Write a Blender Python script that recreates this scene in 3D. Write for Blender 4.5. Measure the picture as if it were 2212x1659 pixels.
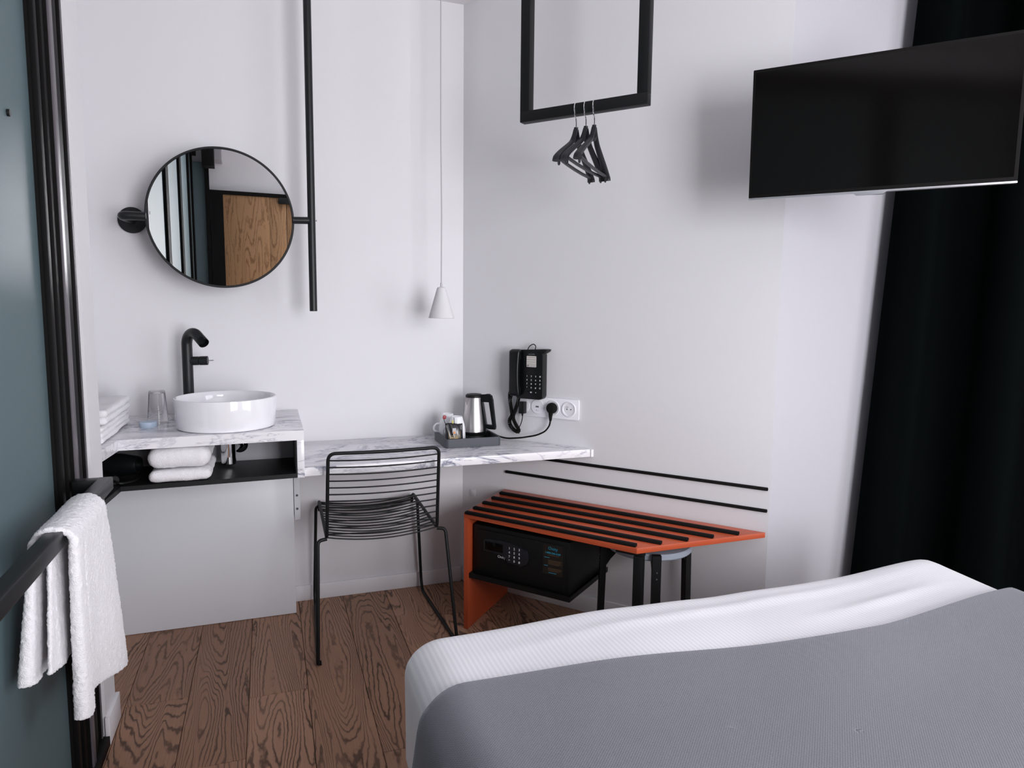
import bpy, bmesh, math, random
from mathutils import Vector, Matrix, noise
random.seed(7)
PI = math.pi
scn = bpy.context.scene
for o in list(bpy.data.objects):
    bpy.data.objects.remove(o, do_unlink=True)
COL = scn.collection

# ------------------------------------------------------------------ camera
cam_d = bpy.data.cameras.new('camera')
cam = bpy.data.objects.new('camera', cam_d); COL.objects.link(cam)
cam_d.sensor_width = 36.0
cam_d.lens = 24.019
cam_d.clip_start = 0.02
cr = Vector((0.94203, -0.33537, 0.00997)); cd = Vector((-0.02709, -0.10566, -0.99403)); cf = Vector((0.33442, 0.93614, -0.10862))
cam.matrix_world = Matrix(((cr.x, -cd.x, -cf.x, -0.8854), (cr.y, -cd.y, -cf.y, -3.1879), (cr.z, -cd.z, -cf.z, 1.35), (0, 0, 0, 1)))
scn.camera = cam

# ------------------------------------------------------------------ light and exposure
world = bpy.data.worlds.new('daylight'); scn.world = world; world.use_nodes = True
wb = world.node_tree.nodes['Background']
wb.inputs[0].default_value = (0.86, 0.92, 1.0, 1); wb.inputs[1].default_value = 1.0
def area(name, loc, aim, sx, sy, power, col):
    d = bpy.data.lights.new(name, 'AREA'); d.shape = 'RECTANGLE'; d.size = sx; d.size_y = sy
    d.energy = power; d.color = col
    o = bpy.data.objects.new(name, d); COL.objects.link(o); o.location = loc
    o.rotation_euler = (Vector(aim) - Vector(loc)).to_track_quat('-Z', 'Y').to_euler()
    return o
area('window_daylight', (2.40, -3.45, 1.40), (-0.8, -2.2, 1.2), 1.9, 2.4, 50, (0.98, 0.965, 1.0))
area('rear_fill_light', (0.70, -5.75, 1.45), (-0.1, 0.0, 1.3), 1.7, 2.5, 208, (0.98, 0.965, 1.0))  # added fill light, enters through the made-up rear window
scn.view_settings.view_transform = 'Standard'
scn.view_settings.look = 'None'
scn.view_settings.exposure = 0.22
scn.view_settings.gamma = 1.0
scn.view_settings.use_curve_mapping = False

# ------------------------------------------------------------------ materials
def mat(name, col=(0.8, 0.8, 0.8), rough=0.5, metal=0.0, spec=0.5, bump=None, coat=0.0, sheen=0.0):
    m = bpy.data.materials.new(name); m.use_nodes = True
    nt = m.node_tree; b = nt.nodes['Principled BSDF']
    b.inputs['Base Color'].default_value = (*col, 1); b.inputs['Roughness'].default_value = rough
    b.inputs['Metallic'].default_value = metal; b.inputs['Specular IOR Level'].default_value = spec
    b.inputs['Coat Weight'].default_value = coat; b.inputs['Sheen Weight'].default_value = sheen
    if bump:
        sc, st, dist = bump
        tc = nt.nodes.new('ShaderNodeTexCoord'); n = nt.nodes.new('ShaderNodeTexNoise')
        n.inputs['Scale'].default_value = sc; n.inputs['Detail'].default_value = 3
        bp = nt.nodes.new('ShaderNodeBump'); bp.inputs['Strength'].default_value = st; bp.inputs['Distance'].default_value = dist
        nt.links.new(tc.outputs['Object'], n.inputs['Vector']); nt.links.new(n.outputs['Fac'], bp.inputs['Height'])
        nt.links.new(bp.outputs['Normal'], b.inputs['Normal'])
    return m
class NT:
    def __init__(s, m): s.nt = m.node_tree; s.b = s.nt.nodes['Principled BSDF']
    def n(s, t, **kw):
        x = s.nt.nodes.new('ShaderNode' + t)
        for k, v in kw.items():
            if k in x.bl_rna.properties: setattr(x, k, v)
            else: x.inputs[k].default_value = v
        return x
    def l(s, a, b): s.nt.links.new(a, b)
    def math(s, op, a, b=None, c=None):
        x = s.nt.nodes.new('ShaderNodeMath'); x.operation = op
        for i, v in enumerate((a, b, c)):
            if v is None: continue
            if isinstance(v, (int, float)): x.inputs[i].default_value = v
            else: s.l(v, x.inputs[i])
        return x.outputs[0]
    def mapping(s, vec, scale, loc=(0, 0, 0), rot=(0, 0, 0)):
        x = s.nt.nodes.new('ShaderNodeMapping'); x.inputs['Scale'].default_value = scale
        x.inputs['Location'].default_value = loc; x.inputs['Rotation'].default_value = rot
        s.l(vec, x.inputs['Vector']); return x.outputs[0]
    def noise(s, vec, scale=1.0, detail=2.0, rough=0.5, dist=0.0):
        x = s.n('TexNoise'); x.inputs['Scale'].default_value = scale; x.inputs['Detail'].default_value = detail
        x.inputs['Roughness'].default_value = rough; x.inputs['Distortion'].default_value = dist
        s.l(vec, x.inputs['Vector']); return x.outputs['Fac']
    def ramp(s, fac, stops):
        x = s.n('ValToRGB'); e = x.color_ramp.elements
        while len(e) < len(stops): e.new(0.5)
        for i, (p, c) in enumerate(stops): e[i].position = p; e[i].color = (*c, 1) if len(c) == 3 else c
        s.l(fac, x.inputs[0]); return x.outputs[0]
    def mix(s, fac, a, b, mode='MIX'):
        x = s.n('Mix'); x.data_type = 'RGBA'; x.blend_type = mode
        if isinstance(fac, (int, float)): x.inputs[0].default_value = fac
        else: s.l(fac, x.inputs[0])
        for i, v in ((6, a), (7, b)):
            if isinstance(v, tuple): x.inputs[i].default_value = (*v, 1)
            else: s.l(v, x.inputs[i])
        return x.outputs[2]
    def bump(s, h, strength, dist):
        x = s.n('Bump'); x.inputs['Strength'].default_value = strength; x.inputs['Distance'].default_value = dist
        s.l(h, x.inputs['Height']); s.l(x.outputs[0], s.b.inputs['Normal'])

M = {}
M['wall'] = mat('white_paint', (0.716, 0.711, 0.734), 0.85, spec=0.25, bump=(140, 0.05, 0.002))
M['wallshade'] = mat('shaded_white_paint', (0.445, 0.442, 0.478), 0.85, spec=0.25, bump=(140, 0.05, 0.002))  # wall paint darkened to put shade into the wall beside the curtain
M['trim'] = mat('white_trim_paint', (0.80, 0.79, 0.82), 0.45)
M['panel'] = mat('white_laminate', (0.77, 0.79, 0.835), 0.35)
M['black'] = mat('black_powder_coat', (0.0065, 0.0072, 0.0080), 0.5, spec=0.28)
M['blackm'] = mat('matte_black_metal', (0.0085, 0.0100, 0.0110), 0.38, spec=0.35)
M['frame'] = mat('black_aluminium', (0.0065, 0.0060, 0.0062), 0.55, spec=0.10)
M['strip'] = mat('reflection_tone_strip', (0.11, 0.10, 0.115), 0.35, spec=0.3)  # black metal whose colour holds a painted reflection of the white wall
M['plastic'] = mat('black_plastic', (0.0045, 0.0052, 0.0058), 0.28, spec=0.35)
M['plasticm'] = mat('satin_black_plastic', (0.0065, 0.0070, 0.0070), 0.5, spec=0.25)
M['hanger'] = mat('hanger_plastic', (0.012, 0.013, 0.016), 0.40, spec=0.4)
M['rubber'] = mat('black_rubber', (0.006, 0.0055, 0.0055), 0.75, spec=0.15)
M['tray'] = mat('charcoal_leatherette', (0.060, 0.066, 0.080), 0.55, bump=(900, 0.2, 0.001))
M['chrome'] = mat('chrome', (0.85, 0.85, 0.87), 0.06, 1.0)
M['steel'] = mat('polished_steel', (0.72, 0.72, 0.74), 0.16, 1.0)
M['brushed'] = mat('brushed_steel', (0.60, 0.58, 0.58), 0.33, 1.0)
M['silver'] = mat('silver_plastic', (0.60, 0.60, 0.64), 0.3, 0.7)
M['ceramic'] = mat('white_ceramic', (0.84, 0.84, 0.87), 0.06, coat=0.5)
M['china'] = mat('white_china', (0.82, 0.83, 0.86), 0.12)
M['plasticw'] = mat('white_plastic', (0.82, 0.82, 0.86), 0.3)
M['grey'] = mat('hole_grey', (0.10, 0.10, 0.11), 0.6)
M['orange'] = mat('orange_lacquer', (0.50, 0.085, 0.030), 0.38)
M['niche'] = mat('anthracite_laminate', (0.36, 0.36, 0.39), 0.30)
M['screen'] = mat('tv_screen', (0.0035, 0.0030, 0.0028), 0.10, spec=0.22)
M['stool'] = mat('blue_grey_seat', (0.34, 0.38, 0.45), 0.5)
M['pendant'] = mat('white_plaster_shade', (0.66, 0.655, 0.67), 0.8, bump=(120, 0.15, 0.002))
M['cord'] = mat('grey_white_cable', (0.50, 0.49, 0.51), 0.6)
M['mirror'] = mat('mirror_silver', (0.90, 0.91, 0.91), 0.0, 1.0)
M['white_ink'] = mat('white_print', (0.70, 0.72, 0.74), 0.5)
M['grey_ink'] = mat('grey_print', (0.16, 0.17, 0.19), 0.5)
M['blue_ink'] = mat('cyan_print', (0.02, 0.28, 0.42), 0.5)
M['brown_ink'] = mat('brown_print', (0.09, 0.055, 0.03), 0.5)
M['gold_ink'] = mat('gold_print', (0.50, 0.36, 0.15), 0.4)
M['orange_ink'] = mat('orange_print', (0.62, 0.25, 0.06), 0.4)
M['sticker'] = mat('dark_sticker', (0.016, 0.014, 0.012), 0.3)
M['paper'] = mat('cream_paper', (0.62, 0.58, 0.55), 0.7)
M['packet'] = mat('black_foil_packet', (0.008, 0.008, 0.010), 0.22, spec=0.7)
M['redpl'] = mat('red_plastic', (0.24, 0.012, 0.014), 0.4)
M['yellow'] = mat('yellow_paper', (0.55, 0.50, 0.10), 0.6)
M['soap'] = mat('pale_blue_soap', (0.42, 0.52, 0.64), 0.4)
M['keypad'] = mat('keypad_plastic', (0.012, 0.014, 0.019), 0.30)
M['ceiling'] = mat('ceiling_paint', (0.80, 0.79, 0.81), 0.9, spec=0.2)

def towel_mat(name, col):
    m = mat(name, col, 0.95, spec=0.1, sheen=0.3); t = NT(m)
    tc = t.n('TexCoord'); a = t.noise(tc.outputs['Object'], 420, 2); b = t.noise(tc.outputs['Object'], 60, 2)
    t.bump(t.math('ADD', a, b), 0.55, 0.004); return m
M['towel'] = towel_mat('white_terry', (0.83, 0.82, 0.85))

def marble_mat():
    m = mat('white_marble_laminate', (0.8, 0.8, 0.82), 0.22); t = NT(m)
    g = t.n('NewGeometry'); p = g.outputs['Position']
    v = t.mapping(p, (1.0, 2.3, 2.6), (3.1, 0.4, 0.2), (0.3, 0, -0.50))
    w = t.noise(v, 2.1, 7, 0.60, 1.1)
    band = t.math('ABSOLUTE', t.math('SUBTRACT', w, 0.5))
    thin = t.ramp(band, [(0.0, (1, 1, 1)), (0.010, (0.55, 0.55, 0.55)), (0.030, (0, 0, 0))])
    big = t.noise(t.mapping(p, (1.2, 3.0, 3.0), (7.4, 1, 0), (0.3, 0, -0.50)), 2.2, 2, 0.5, 0.4)
    msk = t.ramp(big, [(0.40, (0.30, 0.30, 0.30)), (0.58, (1, 1, 1))])
    f1 = t.math('MULTIPLY', thin, msk)
    w2 = t.noise(t.mapping(p, (1.4, 9, 8), (1, 2, 3), (0.2, 0, -0.22)), 2.4, 4, 0.55, 0.6)
    b2 = t.math('ABSOLUTE', t.math('SUBTRACT', w2, 0.47))
    thin2 = t.math('MULTIPLY', t.ramp(b2, [(0.0, (0.42, 0.42, 0.42)), (0.016, (0, 0, 0))]), 1.0)
    cloud = t.math('MULTIPLY', t.ramp(w, [(0.62, (0, 0, 0)), (0.70, (0.75, 0.75, 0.75)), (0.78, (0.25, 0.25, 0.25))]), msk)
    f = t.math('MINIMUM', t.math('ADD', t.math('ADD', f1, thin2), cloud), 0.92)
    t.l(t.mix(f, (0.80, 0.79, 0.82), (0.155, 0.175, 0.25)), t.b.inputs['Base Color']); return m
M['marble'] = marble_mat()

def wood_mat(name, base, light, dark, K=75.0, along='Y', rough=0.42):
    m = mat(name, base, rough, spec=0.18); t = NT(m)
    g = t.n('NewGeometry'); oi = t.n('ObjectInfo')
    off = t.n('CombineXYZ')
    t.l(t.math('MULTIPLY', oi.outputs['Random'], 63.0), off.inputs[0]); t.l(t.math('MULTIPLY', oi.outputs['Random'], 117.0), off.inputs[1])
    t.l(t.math('MULTIPLY', oi.outputs['Random'], 31.0), off.inputs[2])
    va = t.n('VectorMath'); va.operation = 'ADD'; t.l(off.outputs[0], va.inputs[1])
    sc = (5.2, 0.62, 1) if along == 'Y' else (5.2, 1, 0.62)
    t.l(t.mapping(g.outputs['Position'], sc), va.inputs[0])
    h = t.noise(va.outputs[0], 1.0, 2.5, 0.42, 0.25)
    va2 = t.n('VectorMath'); va2.operation = 'ADD'; t.l(off.outputs[0], va2.inputs[1])
    sc2 = (70, 24, 1) if along == 'Y' else (70, 1, 24)
    t.l(t.mapping(g.outputs['Position'], sc2), va2.inputs[0])
    wob = t.noise(va2.outputs[0], 1.0, 2, 0.5)
    ph = t.math('ADD', t.math('MULTIPLY', h, K * 2.0), t.math('MULTIPLY', wob, 4.6))
    s = t.math('SINE', ph)
    line = t.ramp(t.math('MULTIPLY_ADD', s, 0.5, 0.5), [(0.02, (1, 1, 1)), (0.22, (0.32, 0.32, 0.32)), (0.46, (0, 0, 0))])
    va3 = t.n('VectorMath'); va3.operation = 'ADD'; t.l(off.outputs[0], va3.inputs[1])
    sc3 = (420, 9, 1) if along == 'Y' else (420, 1, 9)
    t.l(t.mapping(g.outputs['Position'], sc3), va3.inputs[0])
    fib = t.noise(va3.outputs[0], 1.0, 3, 0.6)
    tone = t.math('ADD', t.math('MULTIPLY', fib, 0.60), t.math('MULTIPLY', oi.outputs['Random'], 0.40))
    c = t.mix(t.ramp(tone, [(0.2, (0, 0, 0)), (0.8, (1, 1, 1))]), base, light)
    va4 = t.n('VectorMath'); va4.operation = 'ADD'; t.l(off.outputs[0], va4.inputs[1])
    t.l(t.mapping(g.outputs['Position'], (7, 1.6, 1) if along == 'Y' else (7, 1, 1.6)), va4.inputs[0])
    fade = t.ramp(t.noise(va4.outputs[0], 1.0, 3, 0.6), [(0.30, (0.30, 0.30, 0.30)), (0.60, (1, 1, 1))])
    c = t.mix(t.math('MULTIPLY', t.math('MULTIPLY', line, fade), 0.88), c, dark)
    t.l(c, t.b.inputs['Base Color'])
    t.bump(t.math('ADD', t.math('MULTIPLY', line, -1.0), t.math('MULTIPLY', fib, 0.3)), 0.25, 0.0012)
    return m
M['oak'] = wood_mat('smoked_oak', (0.290, 0.160, 0.102), (0.480, 0.275, 0.182), (0.062, 0.036, 0.025), 135.0)
M['door'] = wood_mat('honey_oak_door', (0.34, 0.19, 0.095), (0.42, 0.25, 0.13), (0.20, 0.105, 0.05), 60.0, 'Z')

def sheet_mat():
    m = mat('white_striped_satin', (0.80, 0.80, 0.84), 0.6, sheen=0.2); t = NT(m)
    tc = t.n('TexCoord'); sx = t.n('SeparateXYZ'); t.l(tc.outputs['Object'], sx.inputs[0])
    s = t.math('MULTIPLY_ADD', t.math('SINE', t.math('MULTIPLY', sx.outputs[0], 2 * PI / 0.0115)), 0.5, 0.5)
    f = t.ramp(s, [(0.35, (0, 0, 0)), (0.65, (1, 1, 1))])
    t.l(t.mix(f, (0.83, 0.83, 0.87), (0.91, 0.91, 0.935)), t.b.inputs['Base Color'])
    t.bump(f, 0.15, 0.0006); return m
M['sheet'] = sheet_mat()
def throw_mat():
    m = mat('grey_woven_throw', (0.17, 0.17, 0.19), 0.85, spec=0.2, sheen=0.25); t = NT(m)
    tc = t.n('TexCoord'); sx = t.n('SeparateXYZ'); t.l(tc.outputs['Object'], sx.inputs[0])
    a = t.math('SINE', t.math('MULTIPLY', sx.outputs[0], 2 * PI / 0.0058))
    b = t.math('SINE', t.math('MULTIPLY', t.math('ADD', sx.outputs[1], sx.outputs[2]), 2 * PI / 0.0058))
    w = t.math('MULTIPLY_ADD', t.math('MULTIPLY', a, b), 0.5, 0.5)
    n = t.noise(tc.outputs['Object'], 300, 2)
    f = t.math('ADD', t.math('MULTIPLY', w, 0.7), t.math('MULTIPLY', n, 0.4))
    t.l(t.mix(t.ramp(f, [(0.2, (0, 0, 0)), (0.9, (1, 1, 1))]), (0.320, 0.325, 0.365), (0.525, 0.535, 0.590)), t.b.inputs['Base Color'])
    t.bump(f, 0.3, 0.001); return m
M['throw'] = throw_mat()
M['curtain'] = mat('black_green_velvet', (0.0030, 0.0048, 0.0050), 0.9, spec=0.06)

def glass_mat():
    m = mat('clear_glass', (1, 1, 1), 0.02); m.node_tree.nodes['Principled BSDF'].inputs['Transmission Weight'].default_value = 1.0
    m.node_tree.nodes['Principled BSDF'].inputs['IOR'].default_value = 1.18; return m
M['glass'] = glass_mat()
def pane_mat():
    m = bpy.data.materials.new('window_glass'); m.use_nodes = True; nt = m.node_tree
    out = nt.nodes['Material Output']; tr = nt.nodes.new('ShaderNodeBsdfTransparent'); gl = nt.nodes.new('ShaderNodeBsdfGlossy')
    gl.inputs['Roughness'].default_value = 0.0; mx = nt.nodes.new('ShaderNodeMixShader'); mx.inputs[0].default_value = 0.06
    nt.links.new(tr.outputs[0], mx.inputs[1]); nt.links.new(gl.outputs[0], mx.inputs[2]); nt.links.new(mx.outputs[0], out.inputs[0]); return m
M['pane'] = pane_mat()
M['frost'] = mat('teal_frosted_glass', (0.082, 0.128, 0.142), 0.56, spec=0.62)

# ------------------------------------------------------------------ scene helpers
BANG = -0.88124                                    # direction of the oblique right wall
BD = Vector((math.cos(BANG), math.sin(BANG), 0)); BN = Vector((-math.sin(BANG), math.cos(BANG), 0))
BASE = {}
def tag(o, label=None, cat=None, group=None, kind=None):
    for k, v in (('label', label), ('category', cat), ('group', group), ('kind', kind)):
        if v: o[k] = v
    return o
def place(o, base, frame):
    b = Vector(base)
    if frame == 'B':
        o.rotation_euler = (0, 0, BANG); o.location = BD * b.x + BN * b.y + Vector((0, 0, b.z))
    else: o.location = b
def thing(name, label, cat, base=(0, 0, 0), frame=None, group=None, kind=None):
    o = bpy.data.objects.new(name, None); COL.objects.link(o); o.empty_display_size = 0.05
    place(o, base, frame); BASE[o.name] = Vector(base)
    return tag(o, label, cat, group, kind)
def mesh(name, bm, m, angle=35):
    me = bpy.data.meshes.new(name)
    bmesh.ops.recalc_face_normals(bm, faces=bm.faces)
    bm.to_mesh(me); bm.free()
    me.materials.append(M[m] if isinstance(m, str) else m)
    me.polygons.foreach_set('use_smooth', [True] * len(me.polygons))
    me.set_sharp_from_angle(angle=math.radians(angle))
    return me
def part(name, bm, m, parent, label=None, kind=None, angle=35):
    b = BASE[parent.name]
    bmesh.ops.translate(bm, verts=bm.verts, vec=-b)
    o = bpy.data.objects.new(name, mesh(name, bm, m, angle)); COL.objects.link(o)
    o.parent = parent; BASE[o.name] = b
    return tag(o, label, None, None, kind)
def solo(name, label, cat, bm, m, base=(0, 0, 0), frame=None, group=None, kind=None, angle=35):
    bmesh.ops.translate(bm, verts=bm.verts, vec=-Vector(base))
    o = bpy.data.objects.new(name, mesh(name, bm, m, angle)); COL.objects.link(o)
    place(o, base, frame); BASE[o.name] = Vector(base)
    return tag(o, label, cat, group, kind)
def struct(name, bm, m, frame=None, parent=None, base=(0, 0, 0)):
    if parent is not None: return part(name, bm, m, parent)
    return solo(name, None, None, bm, m, base, frame, None, 'structure')
def copy_tree(o, parent=None):
    c = o.copy(); COL.objects.link(c); c.parent = parent
    for ch in list(o.children): copy_tree(ch, c)
    return c

# ------------------------------------------------------------------ shape helpers
def B(): return bmesh.new()
def box(bm, x0, x1, y0, y1, z0, z1, bev=0.0, seg=2):
    vs = [bm.verts.new((x, y, z)) for x in (x0, x1) for y in (y0, y1) for z in (z0, z1)]
    fs = [(0, 1, 3, 2), (4, 6, 7, 5), (0, 4, 5, 1), (2, 3, 7, 6), (0, 2, 6, 4), (1, 5, 7, 3)]
    faces = [bm.faces.new([vs[i] for i in f]) for f in fs]
    if bev > 0:
        es = list({e for f in faces for e in f.edges})
        bmesh.ops.bevel(bm, geom=es, offset=bev, segments=seg, affect='EDGES', profile=0.5)
    return bm
def prism(bm, pts, z0, z1, bev=0.0, axis='z'):
    n = len(pts)
    def P(p, z): return (p[0], p[1], z) if axis == 'z' else ((p[0], z, p[1]) if axis == 'y' else (z, p[0], p[1]))
    a = [bm.verts.new(P(p, z0)) for p in pts]; b = [bm.verts.new(P(p, z1)) for p in pts]
    fs = [bm.faces.new(a[::-1]), bm.faces.new(b)]
    for i in range(n): fs.append(bm.faces.new((a[i], a[(i + 1) % n], b[(i + 1) % n], b[i])))
    if bev > 0:
        es = list({e for f in fs[:2] for e in f.edges})
        bmesh.ops.bevel(bm, geom=es, offset=bev, segments=2, affect='EDGES', profile=0.5)
    return bm
def fillet(pts, r, n=6):
    pts = [Vector(p) for p in pts]; out = [pts[0]]
    for i in range(1, len(pts) - 1):
        p, a, b = pts[i], pts[i - 1], pts[i + 1]
        rr = r[i] if isinstance(r, (list, tuple)) else r
        d1 = (a - p); d2 = (b - p); t = min(rr, d1.length * 0.49, d2.length * 0.49)
        if t < 1e-5: out.append(p); continue
        q1 = p + d1.normalized() * t; q2 = p + d2.normalized() * t
        for k in range(n + 1):
            u = k / n; out.append(q1 * (1 - u) ** 2 + p * 2 * u * (1 - u) + q2 * u * u)
    out.append(pts[-1]); return out
def tube(bm, pts, r, seg=10, closed=False, flat=1.0, up=None):
    pts = [Vector(p) for p in pts]; n = len(pts); rings = []
    t0 = (pts[1] - pts[0]).normalized()
    u = up.copy() if up else (Vector((0, 0, 1)) if abs(t0.z) < 0.9 else Vector((1, 0, 0)))
    u = (u - t0 * u.dot(t0)).normalized()
    for i, p in enumerate(pts):
        if closed: t = (pts[(i + 1) % n] - pts[i - 1]).normalized()
        else: t = (pts[min(i + 1, n - 1)] - pts[max(i - 1, 0)]).normalized()
        u = (u - t * u.dot(t)).normalized(); v = t.cross(u)
        rr = r[i] if isinstance(r, (list, tuple)) else r
        rings.append([bm.verts.new(p + (u * math.cos(2 * PI * k / seg) + v * math.sin(2 * PI * k / seg) * flat) * rr) for k in range(seg)])
    for i in range(n if closed else n - 1):
        a, b = rings[i], rings[(i + 1) % n]
        for k in range(seg): bm.faces.new((a[k], a[(k + 1) % seg], b[(k + 1) % seg], b[k]))
    if not closed: bm.faces.new(rings[0][::-1]); bm.faces.new(rings[-1])
    return bm
def lathe(bm, prof, c=(0, 0, 0), seg=40, axis=None):
    """prof: (radius, height) list, spun about an axis through c"""
    c = Vector(c); rings = []
    if axis is None: X, Y, Z = Vector((1, 0, 0)), Vector((0, 1, 0)), Vector((0, 0, 1))
    else:
        Z = Vector(axis).normalized(); X = Z.orthogonal().normalized(); Y = Z.cross(X)
    for r, h in prof:
        if r < 1e-6: rings.append([bm.verts.new(c + Z * h)])
        else: rings.append([bm.verts.new(c + Z * h + (X * math.cos(2 * PI * k / seg) + Y * math.sin(2 * PI * k / seg)) * r) for k in range(seg)])
    for a, b in zip(rings, rings[1:]):
        if len(a) == 1 and len(b) == 1: continue
        for k in range(seg):
            k2 = (k + 1) % seg
            if len(a) == 1: bm.faces.new((a[0], b[k2], b[k]))
            elif len(b) == 1: bm.faces.new((a[k], a[k2], b[0]))
            else: bm.faces.new((a[k], a[k2], b[k2], b[k]))
    return bm
def cyl(bm, a, b, r, seg=24):
    a, b = Vector(a), Vector(b); L = (b - a).length; e = min(r, L) * 0.08
    return lathe(bm, [(0, 0), (r - e, 0), (r, e), (r, L - e), (r - e, L), (0, L)], a, seg, b - a)
def grid(bm, fn, nu, nv, wrap=False):
    vs = [[bm.verts.new(fn(i / nu, j / nv)) for j in range(nv + 1)] for i in range(nu if wrap else nu + 1)]
    m = nu if wrap else nu
    for i in range(m):
        a = vs[i]; b = vs[(i + 1) % len(vs)] if wrap else vs[i + 1]
        for j in range(nv): bm.faces.new((a[j], b[j], b[j + 1], a[j + 1]))
    return vs
def roundrect(x0, x1, y0, y1, r, n=5):
    pts = []
    for cx, cy, a0 in ((x1 - r, y1 - r, 0), (x0 + r, y1 - r, PI / 2), (x0 + r, y0 + r, PI), (x1 - r, y0 + r, 1.5 * PI)):
        for k in range(n + 1):
            a = a0 + PI / 2 * k / n; pts.append((cx + r * math.cos(a), cy + r * math.sin(a)))
    return pts
def soft_box(bm, x0, x1, y0, y1, z0, z1, r, nx, ny, nz, disp=None):
    """rounded block: a gridded box whose points are pushed onto a radius-r rounded hull"""
    c = Vector(((x0 + x1) / 2, (y0 + y1) / 2, (z0 + z1) / 2)); h = Vector(((x1 - x0) / 2, (y1 - y0) / 2, (z1 - z0) / 2))
    rr = r if isinstance(r, Vector) else Vector((r, r, r)); vmap = {}
    def lin(a, n, R):
        # denser near the rounded ends
        u = -1 + 2 * a / n
        return u
    def V(i, j, k):
        key = (i, j, k)
        if key in vmap: return vmap[key]
        p = Vector((lin(i, nx, 0) * h.x, lin(j, ny, 0) * h.y, lin(k, nz, 0) * h.z))
        q = Vector([max(-h[a] + rr[a], min(h[a] - rr[a], p[a])) for a in range(3)])
        d = Vector([(p[a] - q[a]) / rr[a] if rr[a] > 1e-9 else 0 for a in range(3)])
        nrm = d.normalized() if d.length > 1e-9 else Vector((0, 0, 1))
        if d.length > 1e-9: p = q + Vector([nrm[a] * rr[a] for a in range(3)])
        p = p + c
        if disp: p = disp(p, nrm)
        vmap[key] = bm.verts.new(p); return vmap[key]
    for i in range(nx):
        for j in range(ny):
            for k in (0, nz): bm.faces.new((V(i, j, k), V(i + 1, j, k), V(i + 1, j + 1, k), V(i, j + 1, k)))
    for i in range(nx):
        for k in range(nz):
            for j in (0, ny): bm.faces.new((V(i, j, k), V(i + 1, j, k), V(i + 1, j, k + 1), V(i, j, k + 1)))
    for j in range(ny):
        for k in range(nz):
            for i in (0, nx): bm.faces.new((V(i, j, k), V(i, j + 1, k), V(i, j + 1, k + 1), V(i, j, k + 1)))
    return bm
def text_bm(bm, s, size, origin, ex, ey, depth=0.0004, align='LEFT', bold=0.0):
    """flat raised lettering: origin = baseline point, ex / ey = unit vectors of reading and up"""
    cu = bpy.data.curves.new('lettering', 'FONT'); cu.body = s; cu.size = size; cu.align_x = align
    cu.extrude = depth; cu.resolution_u = 2; cu.offset = bold
    o = bpy.data.objects.new('lettering', cu); COL.objects.link(o)
    me = bpy.data.meshes.new_from_object(o.evaluated_get(bpy.context.evaluated_depsgraph_get()))
    ex, ey = Vector(ex), Vector(ey); ez = ex.cross(ey); og = Vector(origin)
    n0 = len(bm.verts); bm.from_mesh(me); bm.verts.ensure_lookup_table()
    for v in bm.verts[n0:]: v.co = og + ex * v.co.x + ey * v.co.y + ez * v.co.z
    bpy.data.objects.remove(o, do_unlink=True); bpy.data.curves.remove(cu); bpy.data.meshes.remove(me)
    return bm

# ================================================================== SETTING
HC = 2.90
chain = [Vector(p) for p in ((-1.75, -0.76), (-1.75, 0), (0, 0), (0.914, -1.108), (2.05, -1.050), (2.05, -5.3), (-1.44, -5.3))]
def mitre(i, t):
    p = chain[i]
    def nrm(a, b): d = (b - a).normalized(); return Vector((-d.y, d.x))
    if i == 0: return p + nrm(chain[0], chain[1]) * t
    if i == len(chain) - 1: return p + nrm(chain[-2], chain[-1]) * t
    n1 = nrm(chain[i - 1], p); n2 = nrm(p, chain[i + 1]); s = n1 + n2
    return p + s * (t / (1 + n1.dot(n2)))
def wall_seg(i, z0=0.0, z1=HC, bm=None, a=None, b=None):
    bm = bm or B(); return prism(bm, [chain[i], chain[i + 1], mitre(i + 1, 0.12), mitre(i, 0.12)], z0, z1)
struct('wall_left', wall_seg(0), 'wall')
struct('wall_back', wall_seg(1), 'wall')
struct('wall_right', wall_seg(2), 'wall')
struct('wall_recess', wall_seg(3), 'wallshade')
WY0, WY1, WZ0, WZ1 = -4.40, -2.40, 0.10, 2.60
bm = B()
box(bm, 2.05, 2.17, WY1, -1.04, 0, HC); box(bm, 2.05, 2.17, -5.42, WY0, 0, HC)
box(bm, 2.05, 2.17, WY0, WY1, 0, WZ0); box(bm, 2.05, 2.17, WY0, WY1, WZ1, HC)
struct('wall_window', bm, 'wall')
RX_0, RX_1, RZ_0, RZ_1 = -0.08, 1.52, 0.10, 2.60
bm = B()
box(bm, -1.45, RX_0, -5.42, -5.30, 0, HC); box(bm, RX_1, 2.05, -5.42, -5.30, 0, HC)
box(bm, RX_0, RX_1, -5.42, -5.30, 0, RZ_0); box(bm, RX_0, RX_1, -5.42, -5.30, RZ_1, HC)
struct('wall_rear', bm, 'wall')
struct('wall_stub', box(B(), -1.87, -1.39, -0.90, -0.76, 0, HC), 'wall')
struct('ceiling', box(B(), -2.0, 2.3, -5.5, 0.2, HC, HC + 0.1), 'ceiling')
struct('trim_1', prism(B(), [(-1.75, 0), (0, 0), (0.107, -0.13), (-1.75, -0.13)], 2.735, HC), 'ceiling')
win = thing('window_1', None, None, (2.10, -3.40, WZ0), kind='structure')
bm = B(); f = 0.06
box(bm, 2.07, 2.13, WY0, WY0 + f, WZ0, WZ1); box(bm, 2.07, 2.13, WY1 - f, WY1, WZ0, WZ1)
box(bm, 2.07, 2.13, WY0 + f, WY1 - f, WZ0, WZ0 + f); box(bm, 2.07, 2.13, WY0 + f, WY1 - f, WZ1 - f, WZ1)
part('window_frame', bm, 'trim', win)
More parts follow.
